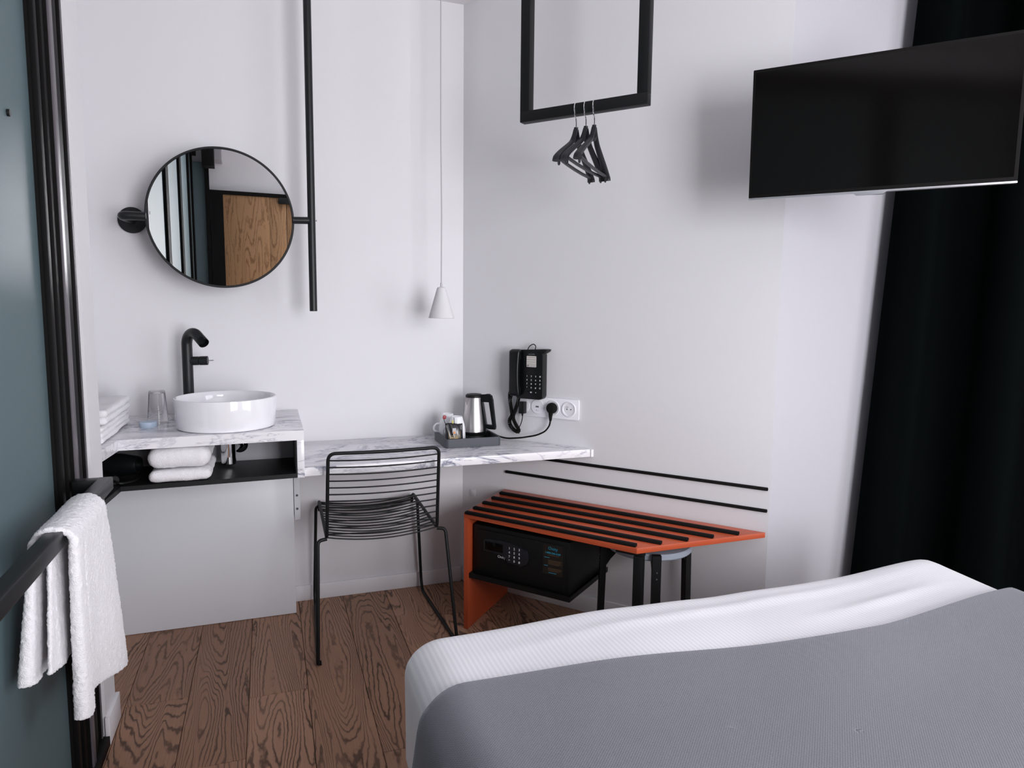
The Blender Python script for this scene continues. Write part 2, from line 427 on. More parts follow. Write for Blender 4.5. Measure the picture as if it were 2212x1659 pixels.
part('mullion', box(B(), 2.07, 2.13, -3.43, -3.37, WZ0 + f, WZ1 - f), 'trim', win)
part('transom', box(B(), 2.075, 2.125, WY0 + f, WY1 - f, 1.46, 1.50), 'trim', win)
part('window_pane', box(B(), 2.095, 2.10, WY0 + f, WY1 - f, WZ0 + f, WZ1 - f), 'pane', win)
win = thing('added_fill_window', None, None, (0.72, -5.36, RZ_0), kind='structure')  # unseen window, added to let fill light in from behind
bm = B()
box(bm, RX_0, RX_0 + f, -5.39, -5.33, RZ_0, RZ_1); box(bm, RX_1 - f, RX_1, -5.39, -5.33, RZ_0, RZ_1)
box(bm, RX_0 + f, RX_1 - f, -5.39, -5.33, RZ_0, RZ_0 + f); box(bm, RX_0 + f, RX_1 - f, -5.39, -5.33, RZ_1 - f, RZ_1)
part('window_frame', bm, 'trim', win)
part('mullion', box(B(), 0.69, 0.75, -5.39, -5.33, RZ_0 + f, RZ_1 - f), 'trim', win)
part('window_pane', box(B(), RX_0 + f, RX_1 - f, -5.365, -5.36, RZ_0 + f, RZ_1 - f), 'pane', win)
# baseboards
struct('baseboard_back', box(B(), -0.797, -0.012, -0.012, 0, 0, 0.072, 0.002), 'trim')
struct('baseboard_right', box(B(), 0.012, 1.43, -0.012, 0, 0, 0.074, 0.002), 'trim', 'B')
bm = B(); box(bm, -1.39, -1.377, -0.912, -0.757, 0, 0.088, 0.001)
struct('baseboard_stub', bm, 'trim')

# floor and its planks
floor = struct('floor', box(B(), -2.0, 2.3, -5.5, 0.2, -0.06, -0.013), 'black')
rnd = random.Random(4)
fixed = {1: [-1.117], 2: [-0.778], 3: [-2.05], 4: [-1.22], 5: [-0.30]}
for k in range(-2, 18):
    x0 = -1.376 + 0.197 * k; x1 = x0 + 0.197
    if x0 > 2.05: break
    cuts = [0.0]
    y = fixed.get(k, [-0.3 - rnd.random() * 1.3])[0]
    while y > -5.3: cuts.append(y); y -= 1.15 + rnd.random() * 0.7
    cuts.append(-5.32)
    for a, b in zip(cuts, cuts[1:]):
        g = 0.0008
        bm = box(B(), x0 + g, x1 - g, b + g, a - g, -0.013, 0.0 + (rnd.random() - 0.5) * 0.0006, 0.0012, 1)
        part('plank', bm, 'oak', floor)

# rear door, seen in the round mirror
dr = thing('door_1', None, None, (-0.85, -5.3, 0), kind='structure')
for a_, b_ in ((-1.115, -0.655), (-0.653, -0.480), (-0.474, -0.250)):
    part('door_board', box(B(), a_, b_, -5.285, -5.25, 0.01, 2.245, 0.001), 'door', dr)
bm = B(); box(bm, -1.24, -1.117, -5.30, -5.235, 0, 2.285); box(bm, -0.248, -0.17, -5.30, -5.235, 0, 2.285); box(bm, -1.117, -0.248, -5.30, -5.235, 2.247, 2.285)
part('door_frame', bm, 'frame', dr)
bm = B(); box(bm, -0.56, -0.30, -5.25, -5.20, 2.18, 2.244, 0.006); part('door_closer', bm, 'blackm', dr)
bm = B(); box(bm, -0.60, -0.56, -5.25, -5.235, 0.92, 1.12, 0.004); tube(bm, fillet([(-0.58, -5.24, 1.04), (-0.58, -5.19, 1.04), (-0.70, -5.19, 1.04)], 0.015), 0.009); part('door_handle', bm, 'blackm', dr)

# ================================================================== GLASS PARTITION on the left
gp = thing('shower_partition', 'black framed partition of frosted teal glass along the left edge', 'partition', (-1.42, -2.6, 0))
def stile(y0, y1, x1=-1.398, z1=2.62):
    # a profile with a stepped face
    bm = B(); w = y1 - y0
    box(bm, -1.44, x1 - 0.012, y0, y1, 0.03, z1)
    box(bm, x1 - 0.012, x1, y0, y0 + w * 0.28, 0.03, z1, 0.001); box(bm, x1 - 0.012, x1, y1 - w * 0.30, y1, 0.03, z1, 0.001)
    return bm
def stile2(y0, y1, x1=-1.398, z1=2.62):
    bm = B(); w = y1 - y0
    box(bm, -1.44, x1 - 0.008, y0, y1, 0.03, z1)
    for a, b, d in ((0.0, 0.06, 0), (0.12, 0.52, -0.004), (0.56, 0.62, 0), (0.66, 1.0, -0.002)):
        box(bm, x1 - 0.008, x1 + d, y0 + w * a, y0 + w * b, 0.03, z1, 0.0008, 1)
    return bm
part('stile', stile(-0.985, -0.902), 'frame', gp)
part('stile', stile2(-1.075, -0.990, -1.392), 'frame', gp)
part('glazing_bead', box(B(), -1.398, -1.3885, -1.066, -1.036, 0.03, 2.62, 0.001), 'strip', gp, 'black metal strip with a plum grey reflection in its colour')
part('glazing_bead', box(B(), -1.398, -1.3955, -0.924, -0.918, 0.03, 2.62, 0.0005), 'strip', gp, 'black metal strip with a plum grey reflection in its colour')
part('stile', stile(-1.165, -1.080), 'frame', gp)
for y0, y1 in ((-2.26, -2.18), (-2.36, -2.27), (-3.50, -3.42), (-3.60, -3.51), (-4.72, -4.62), (-5.30, -5.20)):
    part('stile', stile(y0, y1), 'frame', gp)
for y0, y1 in ((-2.18, -1.165), (-3.42, -2.36), (-4.62, -3.60), (-5.20, -4.72)):
    part('glass_panel', box(B(), -1.428, -1.418, y0, y1, 0.03, 2.62), 'frost', gp)
part('floor_track', box(B(), -1.45, -1.378, -5.30, -0.913, 0, 0.03, 0.002), 'frame', gp)
part('head_track', box(B(), -1.46, -1.36, -5.30, -0.902, 2.62, 2.74, 0.003), 'frame', gp)
part('return_panel', box(B(), -1.398, -1.285, -5.299, -5.270, 0.03, 2.56), 'frost', gp)
part('stile', box(B(), -1.285, -1.243, -5.299, -5.240, 0.03, 2.56), 'frame', gp)
part('screw_cap', cyl(B(), (-1.4185, -1.328, 1.773), (-1.412, -1.328, 1.773), 0.008, 16), 'black', gp)
struct('trim_3', box(B(), -1.24, -1.11, -5.299, -4.95, 2.56, HC), 'niche')
struct('trim_4', box(B(), -1.285, -1.175, -4.94, -4.70, 2.46, HC), 'frame')
struct('trim_2', box(B(), -1.50, -1.39, -5.30, -0.90, 2.74, HC), 'wall')

# towel rail on the glass door
tr = thing('towel_rail', 'black square steel towel rail fixed to the glass partition', 'rail', (-1.30, -1.6, 0.86))
RX0, RX1, RZ0, RZ1 = -1.335, -1.300, 0.845, 0.880
part('rail_bar', box(B(), RX0, RX1, -2.20, -1.075, RZ0, RZ1, 0.003), 'blackm', tr)
part('bracket', box(B(), -1.392, RX0 + 0.002, -1.110, -1.0752, RZ0 + 0.0005, RZ1 - 0.0005, 0.002), 'blackm', tr)
part('bracket', box(B(), -1.398, RX0 + 0.002, -2.1998, -2.165, RZ0 + 0.0005, RZ1 - 0.0005, 0.002), 'blackm', tr)

# ================================================================== VANITY
ZV, TH, YF = 0.893, 0.037, -0.553
va = thing('vanity_unit', 'white marble wash stand with open black shelf and pale base panel', 'vanity', (-1.1, -0.3, 0))
pts = [(-1.75, 0), (-1.75, -0.755), (-1.392, -0.755), (-1.378, -0.575), (-0.769, YF), (-0.769, 0)]
part('countertop', prism(B(), pts, ZV - TH, ZV, 0.0015), 'marble', va)
part('side_slab', box(B(), -0.795, -0.7692, YF + 0.0005, -0.001, 0.712, ZV - TH, 0.001), 'marble', va)
sp = [(-1.75, 0), (-1.75, -0.752), (-1.392, -0.752), (-1.378, -0.572), (-0.7955, YF + 0.002), (-0.7955, 0)]
part('shelf', prism(B(), sp, 0.7125, 0.729, 0.001), 'black', va)
part('niche_side', box(B(), -0.800, -0.7955, YF + 0.004, -0.25, 0.729, ZV - TH), 'black', va)
part('niche_back', box(B(), -1.74, -0.800, -0.255, -0.243, 0.729, ZV - TH), 'niche', va)
part('base_panel', box(B(), -1.72, -0.800, -0.137, -0.119, 0.002, 0.7125, 0.001), 'panel', va)
part('end_panel', box(B(), -0.818, -0.800, -0.119, -0.0005, 0.002, 0.7125, 0.001), 'panel', va)

bs = thing('wash_basin', 'round white ceramic vessel basin on the marble counter', 'basin', (-1.043, -0.372, ZV))
prof = [(0, 0), (0.168, 0), (0.174, 0.003), (0.1775, 0.02), (0.183, 0.109), (0.182, 0.1145), (0.178, 0.116), (0.174, 0.1135), (0.171, 0.100), (0.163, 0.045), (0.145, 0.026), (0.08, 0.018), (0.0225, 0.015), (0.0, 0.015)]
part('bowl', lathe(B(), prof, (-1.043, -0.372, ZV), 96), 'ceramic', bs, angle=50)
part('drain', cyl(B(), (-1.043, -0.372, ZV + 0.014), (-1.043, -0.372, ZV + 0.019), 0.021), 'chrome', bs)
tp = thing('bottle_trap', 'polished chrome waste trap hanging under the marble counter', 'trap', (-1.043, -0.345, 0.857))
cx, cy = -1.043, -0.345
part('trap_body', lathe(B(), [(0, 0.737), (0.024, 0.737), (0.028, 0.741), (0.028, 0.826), (0.018, 0.834), (0.0165, 0.8558), (0, 0.8558)], (cx, cy, 0), 32), 'chrome', tp)
part('outlet_pipe', cyl(B(), (cx + 0.012, cy + 0.01, 0.795), (cx + 0.038, -0.256, 0.795), 0.014), 'chrome', tp)
part('wall_flange', lathe(B(), [(0.014, 0.0), (0.033, 0.0), (0.031, 0.006), (0.02, 0.012), (0.014, 0.014)], (cx + 0.038, -0.2555, 0.795), 32, (0, -1, 0)), 'chrome', tp)

fa = thing('basin_mixer', 'tall matte black basin tap with a hooked spout behind the round basin', 'tap', (-1.197, -0.135, ZV))
c0 = Vector((-1.197, -0.135, 0)); dsp = Vector((0.60, -0.80, 0)).normalized(); R_ = 0.0205
path = [c0 + Vector((0, 0, ZV + 0.001)), c0 + Vector((0, 0, 1.195))]
for k in range(1, 13):
    a = PI * 0.72 * k / 12; path.append(c0 + dsp * (0.048 * (1 - math.cos(a))) + Vector((0, 0, 1.195 + 0.048 * math.sin(a))))
e = path[-1]; dd = (path[-1] - path[-2]).normalized()
path += [e + dd * 0.03, e + dd * 0.050]
bm = tube(B(), path, R_, 24)
# hollow end
bm.faces.ensure_lookup_table(); endf = bm.faces[-1]
r = bmesh.ops.inset_region(bm, faces=[endf], thickness=0.003); r2 = bmesh.ops.extrude_face_region(bm, geom=[endf])
bmesh.ops.translate(bm, verts=[v for v in r2['geom'] if isinstance(v, bmesh.types.BMVert)], vec=-dd * 0.02)
bmesh.ops.delete(bm, geom=[endf], context='FACES_ONLY')
part('spout', bm, 'blackm', fa)
k0 = c0 + Vector((0, 0, 1.128)); kd = Vector((1, -0.12, 0.02)).normalized()
part('lever_hub', cyl(B(), k0 + kd * 0.012, k0 + kd * 0.044, 0.018), 'blackm', fa)
part('lever_knob', cyl(B(), k0 + kd * 0.0455, k0 + kd * 0.078, 0.0185), 'blackm', fa)
bm = tube(B(), [k0 + kd * 0.078, k0 + kd * 0.100], 0.0022, 8); part('lever_pin', bm, 'chrome', fa)
part('base_ring', lathe(B(), [(0.0205, 0.0), (0.025, 0), (0.025, 0.004), (0.0205, 0.006)], (c0.x, c0.y, ZV), 32), 'blackm', fa)

# tumbler and soap
bm = lathe(B(), [(0.0365, 0.0), (0.0375, 0.0), (0.029, 0.122), (0.026, 0.128), (0, 0.128), (0, 0.120), (0.0265, 0.118), (0.0355, 0.001)], (-1.300, -0.235, ZV + 0.0005), 40)
solo('glass_tumbler', 'clear glass tumbler standing upside down on the marble counter', 'glass', bm, 'glass', (-1.300, -0.235, ZV), angle=60)
sd = thing('soap_pot', 'small round pale blue soap pot in front of the upturned glass', 'soap', (-1.322, -0.318, ZV))
part('pot', lathe(B(), [(0, 0.0), (0.028, 0), (0.030, 0.003), (0.030, 0.012), (0, 0.012)], (-1.322, -0.318, ZV), 32), 'soap', sd)
part('lid', lathe(B(), [(0, 0.012), (0.031, 0.012), (0.031, 0.019), (0.029, 0.021), (0, 0.021)], (-1.322, -0.318, ZV), 32), 'soap', sd)

# ------------------------------------------------------------------ folded towels
def towel_disp(amp, sc, seed):
    sv = Vector((seed * 3.1, seed * 1.7, seed * 0.9))
    def f(p, n):
        d = noise.noise(p * sc + sv) * amp + noise.noise(p * sc * 6 + sv) * amp * 0.35 + noise.noise(p * 90 + sv) * 0.0014
        return p + n * d
    return f
def folded_towel(label, x0, x1, y0, y1, z0, z1, seed, group, layers=2, res=0.009):
    t = thing('folded_towel', label, 'towel', ((x0 + x1) / 2, (y0 + y1) / 2, z0), group=group)
    bm = B(); h = (z1 - z0) / layers
    for i in range(layers):
        e = random.Random(seed * 9 + i)
        soft_box(bm, x0 + e.random() * 0.006, x1 - e.random() * 0.008, y0 + e.random() * 0.006, y1, z0 + h * i + 0.0005, z0 + h * (i + 1) + 0.0015 * (i < layers - 1),
                 Vector((h * 0.48, h * 0.48, h * 0.48)), int((x1 - x0) / res), int((y1 - y0) / res), 6, towel_disp(0.0035, 14, seed + i))
    part('fold', bm, 'towel', t, angle=180)
    return t
folded_towel('lower white towel of the stack at the left end of the counter', -1.70, -1.398, -0.665, -0.205, ZV + 0.003, ZV + 0.058, 2, 'towels on the counter', 3)
folded_towel('upper white towel of the stack at the left end of the counter', -1.70, -1.392, -0.645, -0.215, ZV + 0.062, ZV + 0.110, 5, 'towels on the counter', 2)
folded_towel('lower white towel folded on the black shelf under the counter', -1.292, -1.086, -0.575, -0.29, 0.7325, 0.772, 8, 'towels on the black shelf', 1)
folded_towel('upper thick white towel folded on the black shelf under the counter', -1.300, -1.092, -0.566, -0.29, 0.7765, 0.850, 11, 'towels on the black shelf', 1)

# hair dryer on the shelf
hd = thing('hair_dryer', 'glossy black hair dryer lying at the left of the black shelf', 'hair dryer', (-1.42, -0.45, 0.729))
cyz = 0.777
part('barrel', lathe(B(), [(0, 0), (0.036, 0), (0.040, 0.006), (0.044, 0.05), (0.041, 0.11), (0.032, 0.165), (0.030, 0.17), (0.026, 0.17), (0.026, 0.15), (0, 0.15)], (-1.50, -0.40, cyz), 32, (0.94, -0.3, 0.0)), 'plastic', hd)
bm = B()
for k in range(5): lathe(bm, [(0.0455, 0), (0.047, 0.002), (0.0455, 0.004)], (-1.50 + 0.94 * (0.03 + k * 0.008), -0.40 - 0.3 * (0.03 + k * 0.008), cyz), 32, (0.94, -0.3, 0))
part('grille', bm, 'plastic', hd)
part('handle', tube(B(), [(-1.46, -0.43, 0.752), (-1.42, -0.50, 0.748), (-1.40, -0.545, 0.747)], [0.018, 0.0175, 0.015], 16), 'plastic', hd)
part('lead', tube(B(), fillet([(-1.40, -0.55, 0.745), (-1.38, -0.565, 0.738), (-1.34, -0.52, 0.7345), (-1.33, -0.42, 0.7345), (-1.37, -0.34, 0.7345)], 0.04), 0.0045, 8), 'plasticm', hd)

# ================================================================== DESK
ZD = 0.745
dk = thing('desk_shelf', 'white marble desk top running from the wash stand to the oblique wall', 'desk', (-0.2, -0.3, 0.71))
part('desktop', prism(B(), [(-0.7685, -0.0005), (-0.7685, -0.532), (0.438, -0.534), (0.0, -0.0005)], 0.711, ZD, 0.0015), 'marble', dk)
part('end_strip', prism(B(), [(0.4385, -0.5342), (0.4300, -0.5342), (0.4310, -0.5400), (0.4430, -0.5400)], 0.712, ZD - 0.001), 'trim', dk)
bm = B(); box(bm, -0.797, -0.772, -0.118, -0.014, 0.42, 0.7105, 0.001)
part('support_bracket', bm, 'panel', dk)
for z in (0.47, 0.53): part('screw', cyl(B(), (-0.785, -0.119, z), (-0.785, -0.122, z), 0.005, 12), 'grey', dk)

# ================================================================== WIRE CHAIR
ch = thing('wire_chair', 'black wire chair with sled legs tucked at the marble desk', 'chair', (-0.47, -0.33, 0))
SXL, SXR = -0.692, -0.255
def V(*a): return Vector(a)
RF = 0.0068
for sx, fx, nm in ((SXL, -0.735, 'L'), (SXR, -0.205, 'R')):
    s = -1 if nm == 'L' else 1
    # seat side rod with its turned-down front end
    pass
back_b = -0.527; seat_z = 0.472; back_t = -0.592; top_z = 0.806
fr_y, fr_z = -0.045, 0.478
# one loop: back hoop and both seat sides
loop = [V(SXL + 0.006, fr_y + 0.012, fr_z - 0.05), V(SXL + 0.004, fr_y, fr_z), V(SXL, back_b, seat_z - 0.012), V(SXL + 0.006, back_t, top_z),
        V((SXL + SXR) / 2, back_t - 0.012, top_z - 0.002), V(SXR - 0.006, back_t, top_z), V(SXR, back_b, seat_z - 0.012), V(SXR - 0.004, fr_y, fr_z), V(SXR - 0.006, fr_y + 0.012, fr_z - 0.05)]
part('seat_frame', tube(B(), fillet(loop, [0, 0.035, 0.022, 0.03, 0.2, 0.03, 0.022, 0.035, 0], 7), RF, 12), 'black', ch)
def wire(pa, pb, bow, r=0.0029):
    pts = []
    for k in range(13):
        u = k / 12; w = 1 - (2 * u - 1) ** 2
        pts.append(pa.lerp(pb, u) + bow * w)
    return tube(B(), pts, r, 8)
nb = 12
for i in range(1, nb + 1):
    u = i / (nb + 0.6)
    ya = back_t + (back_b - back_t) * u; za = top_z + (seat_z - 0.012 - top_z) * u
    part('back_wire', wire(V(SXL + 0.006 - 0.006 * u, ya, za), V(SXR - 0.006 + 0.006 * u, ya, za), V(0, -0.024, -0.002)), 'black', ch)
ns = 14
for i in range(ns + 1):
    u = i / ns
    ya = back_b + 0.006 + (fr_y - 0.03 - back_b) * u; za = seat_z - 0.012 + (fr_z - seat_z + 0.012) * u
    sag = -0.022 - 0.004 * math.sin(PI * u)
    part('seat_wire', wire(V(SXL + 0.004 * u, ya, za), V(SXR - 0.004 * u, ya, za), V(0, -0.006 * (1 - u), sag)), 'black', ch)
for k, dz in enumerate((0.012, 0.03, 0.046)):
    part('seat_wire', wire(V(SXL + 0.006, fr_y + 0.004 * k, fr_z - dz), V(SXR - 0.006, fr_y + 0.004 * k, fr_z - dz), V(0, 0.004, -0.018)), 'black', ch)
for sx, bx, fx, s in ((SXL, -0.741, -0.716, -1), (SXR, -0.198, -0.222, 1)):
    leg = [V(sx, back_b + 0.004, seat_z - 0.017), V(sx + s * 0.034, back_b - 0.004, seat_z - 0.019), V(bx, -0.637, 0.0078), V(fx, -0.085, 0.0078), V(fx + 0.0, -0.055, 0.05), V(sx + s * 0.012, -0.075, seat_z - 0.020), V(sx + s * 0.0, -0.085, seat_z - 0.008)]
    part('sled_leg', tube(B(), fillet(leg, [0, 0.028, 0.014, 0.02, 0.03, 0.014, 0], 6), 0.0070, 12), 'black', ch)
    part('glide', box(B(), bx + (0.004 if s < 0 else -0.014), bx + (0.014 if s < 0 else -0.004), -0.63, -0.60, 0.0, 0.004), 'rubber', ch)

# ================================================================== MIRROR on its black tube
mi = thing('round_mirror', 'round black rimmed mirror held between wall arm and black ceiling tube', 'mirror', (-1.045, -0.2, 1.697))
mn = V(0.018, -0.999, -0.028).normalized(); mc = V(-1.045, -0.200, 1.697); MR = 0.268
part('mirror_glass', lathe(B(), [(0, 0.0125), (MR - 0.004, 0.0125), (MR - 0.004, 0.011), (0, 0.011)], mc - mn * 0.011, 128, mn), 'mirror', mi)
part('rim', lathe(B(), [(0, -0.014), (MR + 0.003, -0.014), (MR + 0.005, -0.012), (MR + 0.005, 0.004), (MR + 0.003, 0.006), (MR - 0.002, 0.006), (MR - 0.003, -0.001), (0, -0.001)], mc, 128, mn), 'black', mi)
part('wall_plate', cyl(B(), (-1.392, -0.0005, 1.694), (-1.392, -0.012, 1.694), 0.052, 48), 'blackm', mi)
part('wall_arm', tube(B(), fillet([(-1.392, -0.012, 1.694), (-1.396, -0.212, 1.688), (-1.312, -0.205, 1.690)], 0.026, 8), 0.0165, 20), 'blackm', mi)
part('grub_screw', cyl(B(), (-1.374, -0.012, 1.663), (-1.374, -0.0145, 1.663), 0.005, 12), 'black', mi)
part('pivot_arm', cyl(B(), (-0.778, -0.2, 1.703), (-0.712, -0.2, 1.7055), 0.0145), 'blackm', mi)
tb = thing('ceiling_tube', 'tall black round tube dropping from the ceiling to hold the mirror', 'tube', (-0.7035, -0.2, 1.334))
part('tube', cyl(B(), (-0.7035, -0.2, 1.334), (-0.7035, -0.2, HC - 0.001), 0.0155, 32), 'blackm', tb)
part('clamp_screw', cyl(B(), (-0.690, -0.205, 1.706), (-0.682, -0.205, 1.706), 0.004, 12), 'chrome', tb)

# ================================================================== PENDANT
pd = thing('pendant_lamp', 'small white cone pendant lamp hanging over the desk corner', 'lamp', (-0.167, -0.25, 1.307))
px, py = -0.1675, -0.25
part('cone_shade', lathe(B(), [(0.0, 1.4400), (0.014, 1.443), (0.0185, 1.440), (0.0205, 1.434), (0.056, 1.312), (0.0565, 1.309), (0.054, 1.308), (0.018, 1.430), (0, 1.432)], (px, py, 0), 48), 'pendant', pd, angle=50)
part('cable_grip', lathe(B(), [(0, 1.443), (0.006, 1.443), (0.0045, 1.462), (0, 1.462)], (px, py, 0), 16), 'cord', pd)
part('cable', tube(B(), [(px, py, 1.46), (px + 0.002, py, 1.75), (px - 0.001, py, 2.1), (px, py, HC - 0.001)], 0.0030, 8), 'cord', pd)

# ================================================================== TEA TRAY AND ITS THINGS
ty = thing('serving_tray', 'charcoal rectangular serving tray in the corner of the marble desk', 'tray', (-0.04, -0.23, ZD))
TX0, TX1, TY0, TY1 = -0.171, 0.082, -0.343, -0.116
def tray_rim():
    bm = B(); o = roundrect(TX0, TX1, TY0, TY1, 0.016, 6); i = roundrect(TX0 + 0.009, TX1 - 0.009, TY0 + 0.009, TY1 - 0.009, 0.009, 6)
    n = len(o); zs = (ZD + 0.0005, ZD + 0.0395)
    vo0 = [bm.verts.new((*p, zs[0])) for p in o]; vo1 = [bm.verts.new((*p, zs[1])) for p in o]
    vi1 = [bm.verts.new((*p, zs[1])) for p in i]; vi0 = [bm.verts.new((*p, zs[0])) for p in i]
    for a, b in ((vo0, vo1), (vo1, vi1), (vi1, vi0), (vi0, vo0)):
        for k in range(n): bm.faces.new((a[k], a[(k + 1) % n], b[(k + 1) % n], b[k]))
    return bm
part('rim', tray_rim(), 'tray', ty)
part('tray_base', prism(B(), roundrect(TX0 + 0.0088, TX1 - 0.0088, TY0 + 0.0088, TY1 - 0.0088, 0.009), ZD + 0.0015, ZD + 0.008), 'plasticm', ty)
ZT = ZD + 0.008

kt = thing('electric_kettle', 'small brushed steel kettle with black handle on the serving tray', 'kettle', (0.004, -0.178, ZT))
kx, ky, kz = 0.004, -0.178, ZT + 0.022
part('power_base', lathe(B(), [(0, ZT), (0.056, ZT), (0.058, ZT + 0.004), (0.056, ZT + 0.014), (0.050, ZT + 0.0215), (0, ZT + 0.0215)], (kx, ky, 0), 48), 'plastic', kt)
part('foot_ring', lathe(B(), [(0, 0.0), (0.0535, 0.0), (0.0545, 0.002), (0.0540, 0.013), (0, 0.013)], (kx, ky, kz), 48), 'plastic', kt)
part('body', lathe(B(), [(0.0535, 0.013), (0.0525, 0.033), (0.0475, 0.083), (0.0415, 0.132), (0.0385, 0.162), (0.0385, 0.170), (0.0365, 0.170)], (kx, ky, kz), 64), 'brushed', kt, angle=50)
part('lid', lathe(B(), [(0.0385, 0.1705), (0.0395, 0.172), (0.0390, 0.180), (0.034, 0.1845), (0.020, 0.1855), (0.018, 0.184), (0, 0.184)], (kx, ky, kz), 48), 'plasticm', kt)
sv = V(-0.93, -0.36, 0).normalized(); sw = V(-sv.y, sv.x, 0); kc = V(kx, ky, kz)
bm = B(); tip = kc + sv * 0.052 + V(0, 0, 0.169)
vs = [bm.verts.new(kc + sv * 0.0375 + sw * 0.013 + V(0, 0, 0.1695)), bm.verts.new(kc + sv * 0.0375 - sw * 0.013 + V(0, 0, 0.1695)), bm.verts.new(tip), bm.verts.new(kc + sv * 0.0402 + V(0, 0, 0.130))]
bm.faces.new((vs[0], vs[2], vs[3])); bm.faces.new((vs[1], vs[3], vs[2])); bm.faces.new((vs[0], vs[1], vs[2])); bm.faces.new((vs[0], vs[3], vs[1]))
part('spout', bm, 'brushed', kt)
hv = V(0.80, -0.60, 0).normalized(); hw = V(-hv.y, hv.x, 0)
def hprof(pts, th):
    bm = B(); a = [bm.verts.new(kc + hv * x + hw * th + V(0, 0, z)) for x, z in pts]; b = [bm.verts.new(kc + hv * x - hw * th + V(0, 0, z)) for x, z in pts]
    n = len(pts); fs = [bm.faces.new(a), bm.faces.new(b[::-1])]
    for i in range(n): fs.append(bm.faces.new((a[i], b[i], b[(i + 1) % n], a[(i + 1) % n])))
    bmesh.ops.bevel(bm, geom=list({e for f in fs[:2] for e in f.edges}), offset=0.003, segments=2, affect='EDGES')
    return bm
# handle in four limbs forming the loop
bm = B()
def limb(pts, th=0.011):
    b2 = hprof(pts, th); me = bpy.data.meshes.new('tmp'); b2.to_mesh(me); b2.free(); bm.from_mesh(me); bpy.data.meshes.remove(me)
limb([(0.034, 0.184), (0.062, 0.184), (0.076, 0.188), (0.084, 0.181), (0.084, 0.150), (0.036, 0.150)])
limb([(0.074, 0.152), (0.087, 0.182), (0.092, 0.162), (0.108, 0.036), (0.093, 0.034)], 0.010)
limb([(0.101, 0.036), (0.108, 0.036), (0.106, 0.025), (0.074, 0.025), (0.050, 0.036), (0.046, 0.048), (0.095, 0.045)])
limb([(0.030, 0.174), (0.041, 0.163), (0.047, 0.130), (0.062, 0.046), (0.062, 0.006), (0.050, 0.006), (0.048, 0.042), (0.036, 0.152)], 0.013)
part('handle', bm, 'plastic', kt)
def cup(x, y, rot, label):
    t = thing('coffee_cup', label, 'cup', (x, y, ZT), group='upturned cups on the tray')
    h = 0.118
    part('cup_body', lathe(B(), [(0.0395, 0.0), (0.0410, 0.0006), (0.0405, 0.03), (0.0390, 0.060), (0.0355, 0.082), (0.0295, 0.103), (0.0270, h - 0.004), (0.0245, h), (0.0215, h), (0.0205, h - 0.003), (0, h - 0.003), (0, h - 0.008), (0.025, h - 0.010), (0.0365, 0.06), (0.0392, 0.004)], (x, y, ZT + 0.0003), 40), 'china', t, angle=60)
    d = V(math.cos(rot), math.sin(rot), 0); c = V(x, y, ZT + 0.053)
    pts = [c + d * 0.036 + V(0, 0, 0.019), c + d * 0.052 + V(0, 0, 0.021), c + d * 0.066 + V(0, 0, 0.006), c + d * 0.063 + V(0, 0, -0.012), c + d * 0.038 + V(0, 0, -0.020)]
    part('cup_handle', tube(B(), fillet(pts, 0.014, 5), 0.0042, 10), 'china', t)
    return t
cup(-0.118, -0.163, PI * 1.0, 'white cup upside down at the back left of the tray')
cup(-0.0985, -0.2495, PI * 1.04, 'white cup upside down in front, half hidden by the black sachet')

# black sachet standing against the rim
sc_ = thing('tea_sachet', 'black foil sachet with gold lettering standing at the front of the tray', 'sachet', (-0.112, -0.318, ZT))
sx0, sx1, sy = -0.1640, -0.0860, -0.3175
def sachet(u, v, back=False):
    z = ZT + 0.095 * v; x = sx0 + (sx1 - sx0) * u
    puff = 0.010 * math.sin(PI * u) ** 0.7 * math.sin(PI * min(1, v * 1.02)) ** 0.7
    wav = 0.0018 * math.sin(u * 19 + v * 5) * v
    return V(x, sy + 0.016 * v + (puff if back else -puff) + wav, z + (0.003 * math.sin(u * 6) if v > 0.9 else 0))
bm = B(); grid(bm, lambda u, v: sachet(u, v), 18, 14); grid(bm, lambda u, v: sachet(u, v, True), 18, 14)
bmesh.ops.remove_doubles(bm, verts=bm.verts, dist=0.0004)
part('pouch', bm, 'packet', sc_, angle=180)
def on_pouch(x, z, lift=0.0):
    u = (x - sx0) / (sx1 - sx0); v = (z - ZT) / 0.095; return sachet(u, v).y - 0.0007 - lift
def strip(bm, x0, x1, z0, z1, lift=0.0):
    box(bm, x0, x1, on_pouch((x0 + x1) / 2, (z0 + z1) / 2) - lift - 0.0008, on_pouch((x0 + x1) / 2, (z0 + z1) / 2) - lift, z0, z1)
bm = text_bm(B(), 'PAGÈS', 0.0135, (-0.1475, on_pouch(-0.125, 0.789) - 0.0008, 0.7835), (1, 0, 0), V(0, 0.04, 1).normalized(), 0.0003, bold=0.0003)
part('lettering', bm, 'gold_ink', sc_, 'gold lettering')
bm = B()
for xx in (-0.1515, -0.1015):
    for k in range(5): strip(bm, xx, xx + 0.0010, 0.780 + k * 0.007, 0.787 + k * 0.007)
for k in range(5): strip(bm, -0.1500 + 0.0098 * k, -0.1402 + 0.0098 * k, 0.7965, 0.7973); strip(bm, -0.1500 + 0.0098 * k, -0.1402 + 0.0098 * k, 0.7800, 0.7808)
part('border', bm, 'gold_ink', sc_, 'gold border lines', kind='stuff')
bm = B(); strip(bm, -0.1350, -0.1190, 0.800, 0.829, 0.0002)
part('picture', bm, 'cord', sc_, 'pale printed picture panel')
yy = on_pouch(-0.127, 0.810) - 0.0012
part('emblem', cyl(B(), (-0.127, yy, 0.810), (-0.127, yy - 0.0012, 0.810), 0.0055, 20), 'orange_ink', sc_, 'orange printed dot')
